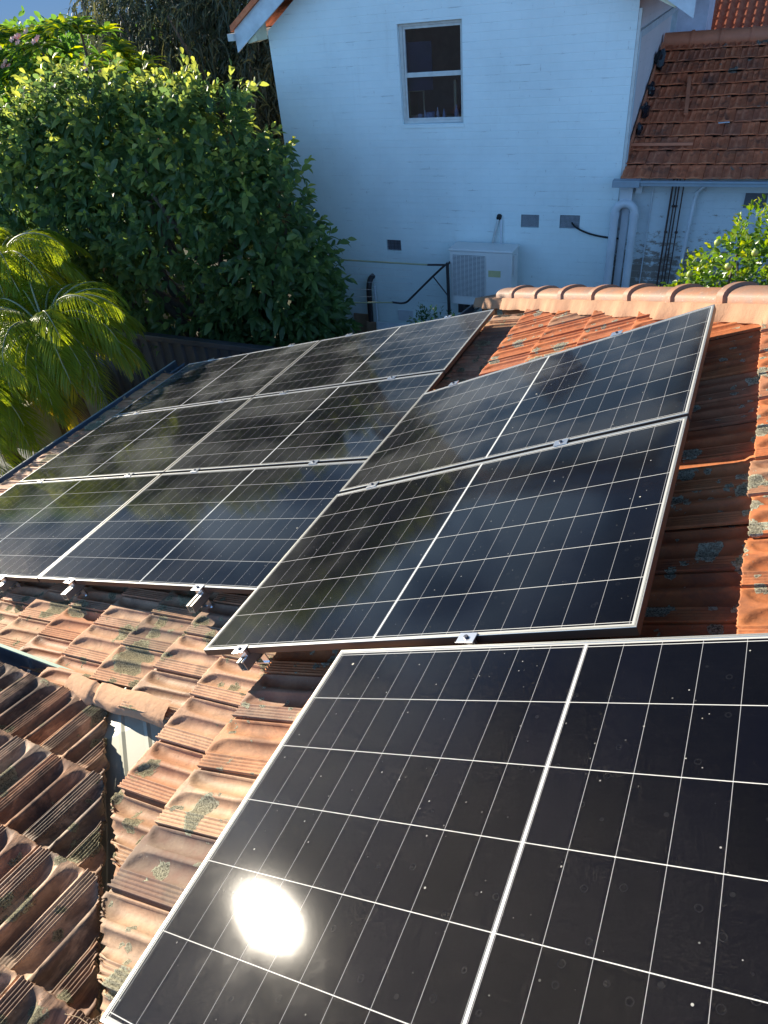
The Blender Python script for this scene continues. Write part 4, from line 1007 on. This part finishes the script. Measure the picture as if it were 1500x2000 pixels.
h4 = thing('lilac_house', (3.7, 12.5, -2.2), 'plain lilac rendered wall of a house behind the red roof', 'house')
mb = MB(); mb.box((2.4, 11.4, -2.2), (4.06, 12.6, 3.6)); mb.build('wall', M['lilac'], h4)

# ================================================================== FENCES AND OBJECTS AT THE LEFT
fc = thing('corrugated_fence', (-1, 4.85, -2.2), 'dark charcoal corrugated steel fence under the big shrub', 'fence')
mb = MB(); vs = []; nF = 380
for i in range(nF + 1):
    x = -4.2 + i * .02; ph = (x / .19) % 1; d = .0 if ph < .62 else .032
    vs += [(x, 4.85 - d, -2.2), (x, 4.85 - d, -.47)]
mb.add(vs, [(2 * i, 2 * i + 2, 2 * i + 3, 2 * i + 1) for i in range(nF)]); mb.build('sheet', M['fence'], fc)
mb = MB(); mb.box((-4.2, 4.80, -.50), (3.4, 4.90, -.42)); mb.build('capping', M['fence'], fc, bevel=.012)
cw = thing('boundary_wall', (-3.0, 2, -2.2), 'cream rendered boundary wall behind the palm and the left gutter', 'wall')
mb = MB(); mb.box((-3.15, -.5, -2.2), (-3.0, 4.7, -1.02)); mb.build('wall', M['cream_wall'], cw); mb = MB(); mb.box((-3.18, -.5, -1.018), (-2.97, 4.7, -.96)); mb.build('coping', M['cream_wall'], cw)
bn = thing('bin', (-2.3, 2.3, -2.2), 'dark green bin with a navy rim at the left picture edge below the palm', 'bin')
mb = MB(); mb.prism([(-2.65, 2.0, -2.2), (-1.95, 2.0, -2.2), (-1.85, 2.0, -1.12), (-2.75, 2.0, -1.12)], (0, .7, 0)); mb.build('body', M['green_bin'], bn, bevel=.03)
mb = MB(); mb.box((-2.80, 1.96, -1.118), (-1.80, 2.76, -1.05)); mb.build('lid', M['navy'], bn, bevel=.02)
nb_ = thing('neighbour_shed', (-7.3, 7, -2.2), 'pale concrete neighbouring building edge behind the foliage at the left picture edge', 'building')
mb = MB(); mb.box((-11, 5.4, -2.2), (-5.6, 6.8, .10)); mb.build('wall', M['concrete'], nb_); mb = MB(); mb.box((-11.1, 5.3, .102), (-5.5, 6.9, .22)); mb.build('roof', M['concrete'], nb_)

# ================================================================== GROUND
mb = MB(); mb.add([(-400, -400, -2.2), (400, -400, -2.2), (400, 400, -2.2), (-400, 400, -2.2)], [(0, 1, 2, 3)]); tag(mb.build('ground', M['soil'], None), None, None, None, 'structure')

# ================================================================== FOLIAGE
def unit(a): return a / np.maximum(np.linalg.norm(a, axis=-1, keepdims=True), 1e-9)
def leaves(pos, d, up, L, Wd, tv, tg, droop=.25, fold=.18, shape=((0, .05), (.22, .75), (.52, 1.0), (.8, .62), (1, 0.02))):
    pos = np.asarray(pos); d = unit(np.asarray(d)); N = len(pos); L = np.broadcast_to(L, (N,)); Wd = np.broadcast_to(Wd, (N,)); droop = np.broadcast_to(droop, (N,))
    side = unit(np.cross(d, unit(up))); nrm = np.cross(side, d); n = len(shape); V = np.zeros((N, n, 3, 3))
    for i, (t_, w_) in enumerate(shape):
        c = pos + d * (L * t_)[:, None] + np.array([0, 0, -1.0]) * (droop * L * t_ ** 2)[:, None]
        hw = (Wd * w_ / 2)[:, None]
        V[:, i, 0] = c - side * hw + nrm * hw * fold * 2; V[:, i, 1] = c; V[:, i, 2] = c + side * hw + nrm * hw * fold * 2
    V = V.reshape(-1, 3); f = []
    for i in range(n - 1):
        for k in range(2): f.append((i * 3 + k, i * 3 + k + 1, (i + 1) * 3 + k + 1, (i + 1) * 3 + k))
    f = np.array(f); F = (f[None] + (np.arange(N) * n * 3)[:, None, None]).reshape(-1, 4)
    return V, F, {'tv': np.repeat(tv, n * 3), 'tg': np.repeat(tg, n * 3)}
def merge(parts):
    Vs, Fs, TV, TG, o = [], [], [], [], 0
    for V, F, a in parts: Vs.append(V); Fs.append(F + o); TV.append(a['tv']); TG.append(a['tg']); o += len(V)
    return np.concatenate(Vs), np.concatenate(Fs), {'tv': np.concatenate(TV), 'tg': np.concatenate(TG)}
def blob_points(blobs, N, rg, inner=0.0):
    """points near the surface of a union of ellipsoids, with outward normals"""
    vol = np.array([b[3] * b[4] + b[4] * b[5] + b[3] * b[5] for b in blobs]); P, Q = [], []
    while sum(len(x) for x in P) < N:
        bi = rg.choice(len(blobs), 2000, p=vol / vol.sum()); B = np.array(blobs)[bi]
        n = unit(rg.normal(size=(2000, 3))); rad = 1 - inner * rg.random(2000) ** 1.5
        lump = 1 + .10 * np.sin(n[:, 0] * 7 + B[:, 0] * 3) * np.sin(n[:, 1] * 6 + 1) + .07 * np.sin(n[:, 2] * 11 + 2 * B[:, 1])
        p = B[:, :3] + n * B[:, 3:6] * (rad * lump)[:, None]; ok = np.ones(2000, bool)
        for b in blobs: ok &= ~((((p - np.array(b[:3])) / (np.array(b[3:6]) * .86)) ** 2).sum(1) < (1 - inner) ** 2 if inner < .2 else np.zeros(2000, bool))
        nn = unit(n / B[:, 3:6]); P.append(p[ok]); Q.append(nn[ok])
    return np.concatenate(P)[:N], np.concatenate(Q)[:N]
def shoots(blobs, NS, nl, rg, length, LL, LW, upb=.5, droop=.5, young_sun_z=None, view=None, leaf_up=.2):
    """shoots carrying alternate leaves"""
    p, n = blob_points(blobs, NS, rg)
    d = unit(n * .8 + np.array([0, 0, upb]) + rg.normal(0, .28, (NS, 3)))
    base = p - d * length * .75
    parts = []
    ln = length * rg.uniform(.6, 1.25, NS)
    e1 = unit(np.cross(d, rg.normal(size=(NS, 3)))); e2 = np.cross(d, e1)
    for k in range(nl):
        f = (k + .5) / nl; ang = k * 2.4 + rg.normal(0, .3, NS)
        pos = base + d * (ln * f)[:, None]; rad = e1 * np.cos(ang)[:, None] + e2 * np.sin(ang)[:, None]
        ld = unit(rad * (1.0 - .55 * f) + d * (.35 + .75 * f) + np.array([0, 0, leaf_up]) + rg.normal(0, .15, (NS, 3)))
        sz = rg.uniform(.75, 1.15, NS) * (1 - .35 * max(0, f - .7) / .3)
        tv = np.clip(rg.normal(.5, .25, NS), 0, 1)
        tg = np.clip((f - .50) * 1.6, 0, 1) * (rg.random(NS) < .70) * np.clip((p[:, 2] - young_sun_z[0]) / (young_sun_z[1] - young_sun_z[0]), 0, 1) if young_sun_z else np.zeros(NS)  # young yellow tips gain with height, also painting the shrub's sunlit top
        parts.append(leaves(pos, ld, d, LL * sz, LW * sz, tv, tg, droop * rg.uniform(.5, 1.5, NS)))
    return merge(parts), base, d
def trunk_mesh(parent, name, mat, base, tips, r0, r1=.012, wob=.1, rg=None):
    mb = MB(); base = Vector(base)
    for tip in tips:
        tip = Vector(tip); a = base + Vector((rg.normal(0, r0 * .6), rg.normal(0, r0 * .6), 0))
        mids = [a.lerp(tip, f) + Vector(rg.normal(0, wob * f * (1 - f) * 3, 3)) for f in (.3, .6, .85)]
        mids[0].x = mids[0].x * .5 + base.x * .5; mids[0].y = mids[0].y * .5 + base.y * .5
        mb.tube([a] + mids + [tip], r0, 7, True, [r0, r0 * .75, r0 * .5, r0 * .3, r1])
    return mb.build(name, mat, parent)

# the big glossy shrub
rg = np.random.default_rng(31)
sh = thing('shrub_tree', (-2.0, 6.2, -2.2), 'large dense broadleaf shrub with glossy leaves and yellow tips left of the blue wall', 'tree')
blobs = [(-2.2, 6.1, .35, 1.55, 1.10, 2.10), (-.75, 6.15, .05, 1.00, .95, 1.55), (-3.6, 5.9, .55, 1.30, 1.0, 1.75), (-1.35, 6.1, 1.30, .95, .8, 1.10), (-.38, 6.25, -.1, .58, .6, .95), (-2.9, 5.9, 1.45, 1.1, .8, 1.1), (-4.0, 5.7, 1.3, 1.1, .8, .95), (-4.9, 5.6, .4, 1.0, .8, 1.5), (-.9, 6.2, -.5, 1.2, .9, .8)]
(VF), _, _ = shoots(blobs, 1750, 11, rg, .46, .185, .086, .45, .5, (-.3, 1.7))
p, n = blob_points(blobs, 5200, rg, .45); d = unit(n * .4 + rg.normal(0, .7, (5200, 3)) + np.array([0, 0, -.2]))
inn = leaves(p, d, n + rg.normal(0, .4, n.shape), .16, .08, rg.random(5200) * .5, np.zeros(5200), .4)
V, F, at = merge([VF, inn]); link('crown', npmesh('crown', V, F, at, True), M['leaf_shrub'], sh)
tips, _ = blob_points(blobs, 26, rg, .3); trunk_mesh(sh, 'trunk', M['bark'], (-1.9, 6.2, -2.2), tips, .09, .012, .25, rg)
# frangipani with pink flowers
rg = np.random.default_rng(5)
fg = thing('frangipani_tree', (-6.2, 8.8, -2.2), 'frangipani tree with long leaves and pink flower clusters at the top left', 'tree')
blobs = [(-5.7, 8.7, 1.75, 1.3, 1.0, 1.2), (-7.6, 8.7, 1.7, 1.6, 1.2, 1.3), (-4.3, 8.5, 1.2, 1.0, .9, 1.1), (-6.4, 8.4, .6, 2.2, 1.3, 1.2)]
p, n = blob_points(blobs, 620, rg); parts = []
for k in range(13):
    ang = k * 2.4 + rg.random(620) * .5; d0 = unit(n * .6 + np.array([0, 0, .7])); e1 = unit(np.cross(d0, rg.normal(size=d0.shape))); e2 = np.cross(d0, e1)
    rad = e1 * np.cos(ang)[:, None] + e2 * np.sin(ang)[:, None]; ld = unit(rad + d0 * (.25 + .05 * k))
    parts.append(leaves(p, ld, d0, .34 * rg.uniform(.8, 1.15, 620), .085, np.clip(rg.normal(.5, .3, 620), 0, 1), (rg.random(620) < .35) * .9, .35))
V, F, at = merge(parts); link('crown', npmesh('crown', V, F, at, True), M['leaf_frangi'], fg)
tips = [tuple(x) for x in p[:60]]; trunk_mesh(fg, 'trunk', M['bark'], (-6.4, 8.8, -2.2), tips, .09, .018, .2, rg)
vis = [i for i in range(620) if p[i, 1] < 8.4][:40]
for i in vis:
    c = p[i] + n[i] * .10 + np.array([0, 0, .10]); mb = MB()
    for q in range(4):
        cc = c + rg.normal(0, .04, 3)
        for a in range(5):
            an = a * 1.2566 + q; v = Vector((math.cos(an), math.sin(an) * .5, math.sin(an) * .6)).normalized(); s_ = v.cross(Vector((.3, -1, .2))).normalized()
            cv = Vector(cc); mb.add([cv, cv + v * .035 + s_ * .018, cv + v * .062, cv + v * .035 - s_ * .018], [(0, 1, 2, 3)])
    mb.build('flower', M['petal'], fg)
# fine-leaved dark tree behind
rg = np.random.default_rng(9)
ok_ = thing('she_oak_tree', (-6.5, 13.2, -2.2), 'dark fine leaved tree filling the background behind the shrub', 'tree')
blobs = [(-6.2, 13.0, 2.3, 2.6, 1.8, 1.9), (-3.6, 12.8, 1.6, 2.0, 1.6, 1.9), (-7.6, 13.2, 3.1, 1.6, 1.5, 1.3), (-4.4, 13.0, 3.0, 2.2, 1.5, 1.3), (-5.0, 12.8, .2, 3.0, 1.6, 1.6), (-2.0, 13.0, 1.0, 1.2, 1.2, 2.0)]
N = 46000; p, n = blob_points(blobs, N, rg, .5); d = unit(n * .5 + rg.normal(0, .6, (N, 3)) + np.array([0, 0, -.35]))
V, F, at = leaves(p, d, rg.normal(size=(N, 3)), .22 * rg.uniform(.6, 1.3, N), .036, rg.random(N), (rg.random(N) < .15) * .8, .5, .1, ((0, .3), (.5, 1), (1, .1)))
link('crown', npmesh('crown', V, F, at), M['leaf_oak'], ok_)
tips, _ = blob_points(blobs, 60, rg, .3); trunk_mesh(ok_, 'trunk', M['bark'], (-5.4, 13.1, -2.2), tips, .14, .012, .4, rg)
# distant trees closing the view to the left
for k, (x, y, r, zc, lab) in enumerate([(-16, 18, 4.0, .5, 'low hazy green tree far behind the frangipani, left one'), (-10.5, 20, 4.0, .6, 'low green tree far behind the frangipani, between it and the dark tree'), (-22, 14, 4.5, .5, 'low green tree far off at the left picture edge')]):
    rg = np.random.default_rng(60 + k); t_ = thing('tree', (x, y, -2.2), lab, 'tree', 'distant low trees')
    bl = [(x, y, zc, r, 2, 2.6), (x + 2, y - .6, zc - .4, r * .7, 1.6, 2.0), (x - 2.2, y, zc - .2, r * .7, 1.6, 2.3)]
    N = 9000; p, n = blob_points(bl, N, rg, .4); V, F, at = leaves(p, unit(n + rg.normal(0, .6, (N, 3))), rg.normal(size=(N, 3)), .34, .15, rg.random(N), np.zeros(N), .3)
    link('crown', npmesh('crown', V, F, at), M['leaf_frangi'], t_); tips, _ = blob_points(bl, 8, rg, .3); trunk_mesh(t_, 'trunk', M['bark'], (x, y, -2.2), tips, .12, .03, .2, rg)
# palms
def palm(name_lab, base, crown, nf, fl, rg, oldf=.25, leafl=.27):
    t_ = thing('palm_tree', base, name_lab, 'palm')
    parts = []; crown = np.array(crown); mb = MB()
    for i in range(nf):
        az = i * 2.39996 + rg.normal(0, .15); el = R(82) * (1 - (i / nf) ** .8) - R(8) + rg.normal(0, .08)
        L = fl * rg.uniform(.85, 1.12); h = np.array([math.cos(az), math.sin(az), 0]); pts = []; pos = crown.copy() + h * .05; e = el; ns = 16
        for s_ in range(ns + 1):
            pts.append(pos.copy()); e -= (.085 + .10 * s_ / ns) * (1.0 if el > .6 else .7); dd = h * math.cos(e) + np.array([0, 0, math.sin(e)]); pos = pos + dd * L / ns
        pts = np.array(pts); mb.tube([tuple(q) for q in pts], .01, 5, False, list(np.linspace(.016, .003, ns + 1)))
        nl = 54; tt = np.linspace(.10, .995, nl); ip = tt * ns; i0 = np.minimum(ip.astype(int), ns - 1); fr = (ip - i0)[:, None]
        c = pts[i0] * (1 - fr) + pts[i0 + 1] * fr; tg_ = unit(pts[i0 + 1] - pts[i0]); sd_ = unit(np.cross(tg_, np.array([0, 0, 1.0])))
        old = (rg.random() < oldf) * rg.uniform(.4, 1.0) if i > nf * .45 else 0
        for sg in (-1, 1):
            ld = unit(sd_ * sg * (.95 - .35 * tt[:, None]) + tg_ * (.45 + .5 * tt[:, None]) + np.array([0, 0, .18]) + rg.normal(0, .09, (nl, 3)))
            ll = leafl * np.sin(np.pi * np.clip(tt * .88 + .10, 0, 1)) ** .5 * rg.uniform(.85, 1.1, nl)
            parts.append(leaves(c, ld, np.cross(ld, np.cross(np.array([0, 0, 1.0]), ld)) + .001, ll, .0135, np.clip(rg.normal(.5, .25, nl), 0, 1), np.clip(old + rg.normal(0, .15, nl) * (old > 0), 0, 1), .75, .25, ((0, .5), (.35, 1), (.75, .7), (1, .05))))
    V, F, at = merge(parts); link('crown', npmesh('crown', V, F, at), M['leaf_palm'], t_)
    mb.build('frond_stems', M['leaf_weed'] if False else M['khaki'], t_)
    mb = MB(); b = Vector(base); c = Vector(crown)
    mb.tube([b, b.lerp(c, .5), c + Vector((0, 0, .05))], .1, 12, True, [.12, .09, .07]); mb.build('trunk', M['palm_bark'], t_)
palm('feathery palm with green and yellow fronds hanging over the left gutter', (-1.75, 3.35, -2.2), (-1.85, 3.35, .24), 74, 1.12, np.random.default_rng(2), .35)
palm('taller sunlit palm at the left picture edge, below the frangipani', (-2.9, 3.9, -2.2), (-3.1, 4.0, .72), 50, 1.05, np.random.default_rng(3), .25)
palm('lower palm with drooping golden fronds beside the green bin', (-2.3, 2.55, -2.2), (-2.2, 2.55, -.15), 60, 1.05, np.random.default_rng(4), .45)
# citrus tree with fruit
rg = np.random.default_rng(14)
ct = thing('citrus_tree', (5.35, 5.0, -2.2), 'sunlit citrus tree with small yellow green fruit behind the hip caps', 'tree')
blobs = [(5.35, 5.0, .62, .66, .55, .66), (4.95, 4.85, .42, .48, .5, .42), (5.75, 5.1, .85, .62, .6, .66), (6.3, 5.0, .7, .8, .6, .75), (4.62, 4.82, .30, .34, .35, .26)]
(VF), _, _ = shoots(blobs, 640, 10, rg, .20, .070, .035, .35, .25, (-.2, 1.2), leaf_up=.1)
p, n = blob_points(blobs, 4200, rg, .4); inn = leaves(p, unit(n + rg.normal(0, .6, n.shape)), n, .07, .035, rg.random(4200), np.zeros(4200), .2)
V, F, at = merge([VF, inn]); link('crown', npmesh('crown', V, F, at, True), M['leaf_citrus'], ct)
tips, _ = blob_points(blobs, 20, rg, .3); trunk_mesh(ct, 'trunk', M['bark'], (5.4, 5.0, -2.2), tips, .05, .007, .12, rg)
p, n = blob_points(blobs, 500, rg); k = 0
for i in range(500):
    if p[i, 1] < 5.0 and p[i, 2] > .1 and k < 20:
        mb = MB(); c = p[i] + n[i] * .01; mb.ball(c, .028, 12, (1, 1, 1.08)); mb.build('fruit', M['fruit'], ct); k += 1
# weeds and small plants at the foot of the wall
def plant(lab, base, blobs, NS, LL, LW, seed, fl=0):
    rg = np.random.default_rng(seed); t_ = thing('garden_plant', base, lab, 'plant', 'small plants at the wall foot')
    (VF), b, d = shoots(blobs, NS, 7, rg, .22, LL, LW, .6, .3); V, F, at = VF; link('foliage', npmesh('foliage', V, F, at, True), M['leaf_weed'], t_)
    if fl:
        mb = MB()
        for i in range(fl):
            p = Vector(b[i] + d[i] * .3); mb.ball(p, .035, 6, (1, .5, 1.1))
        mb.build('flowers', M['petal_w'], t_)
plant('dark leafy bush with white flowers between the shrub and the clothes line', (-.95, 6.7, -2.2), [(-1.0, 6.7, -1.35, .75, .4, .42), (-.4, 6.8, -1.5, .6, .35, .4)], 150, .09, .045, 1, 5)
plant('young upright plant with pale leaves beside the clothes line rail', (-.35, 6.9, -2.2), [(-.33, 6.9, -.95, .20, .16, .36), (-.1, 6.9, -1.2, .22, .16, .25)], 26, .13, .055, 2)
plant('low ferny weeds at the foot of the clothes line post', (1.5, 6.8, -2.2), [(1.45, 6.85, -.72, .32, .2, .14)], 40, .07, .03, 3)
plant('dark low ground bush left of the dark pipe', (.0, 7.0, -2.2), [(.0, 7.05, -1.5, .6, .25, .32)], 60, .08, .04, 4)
# dry twigs caught at the end of the valley
mb = MB(); rg = np.random.default_rng(77)
for i in range(70):
    c = onL(3.72, -1.48, -.03) if False else Vector((3.86 + rg.normal(0, .035), -1.605 + rg.normal(0, .035), .80 + rg.uniform(0, .06)))
    a = rg.uniform(0, 6.28); l = rg.uniform(.02, .06); d = Vector((math.cos(a), math.sin(a), rg.normal(0, .35))) * l
    mb.tube([c - d, c + Vector(rg.normal(0, .008, 3)), c + d], .0013, 4, False)
tag(mb.build('dry_twigs', M['twig'], None), 'clump of dry curled twigs in the valley at the corner of the nearest panel', 'twigs', None, 'stuff')
# leaf litter in the long gutter
mb = MB()
for i in range(160):
    y = 2.6 + rg.beta(2, 2) * 1.3; x = -.66 + rg.normal(0, .025); z = za - .06 + (abs(rg.normal(0, .02)))
    a = rg.uniform(0, 6.28); l = .02; v = Vector((math.cos(a), math.sin(a), rg.normal(0, .5))) * l; s_ = v.cross(Vector((0, 0, 1))) * .5
    c = Vector((x, y, z)); mb.add([c - v, c + s_, c + v, c - s_], [(0, 1, 2, 3)])
tag(mb.build('leaf_litter', M['twig'], None), 'dead brown leaves lying in the far part of the left gutter', 'leaves', None, 'stuff')
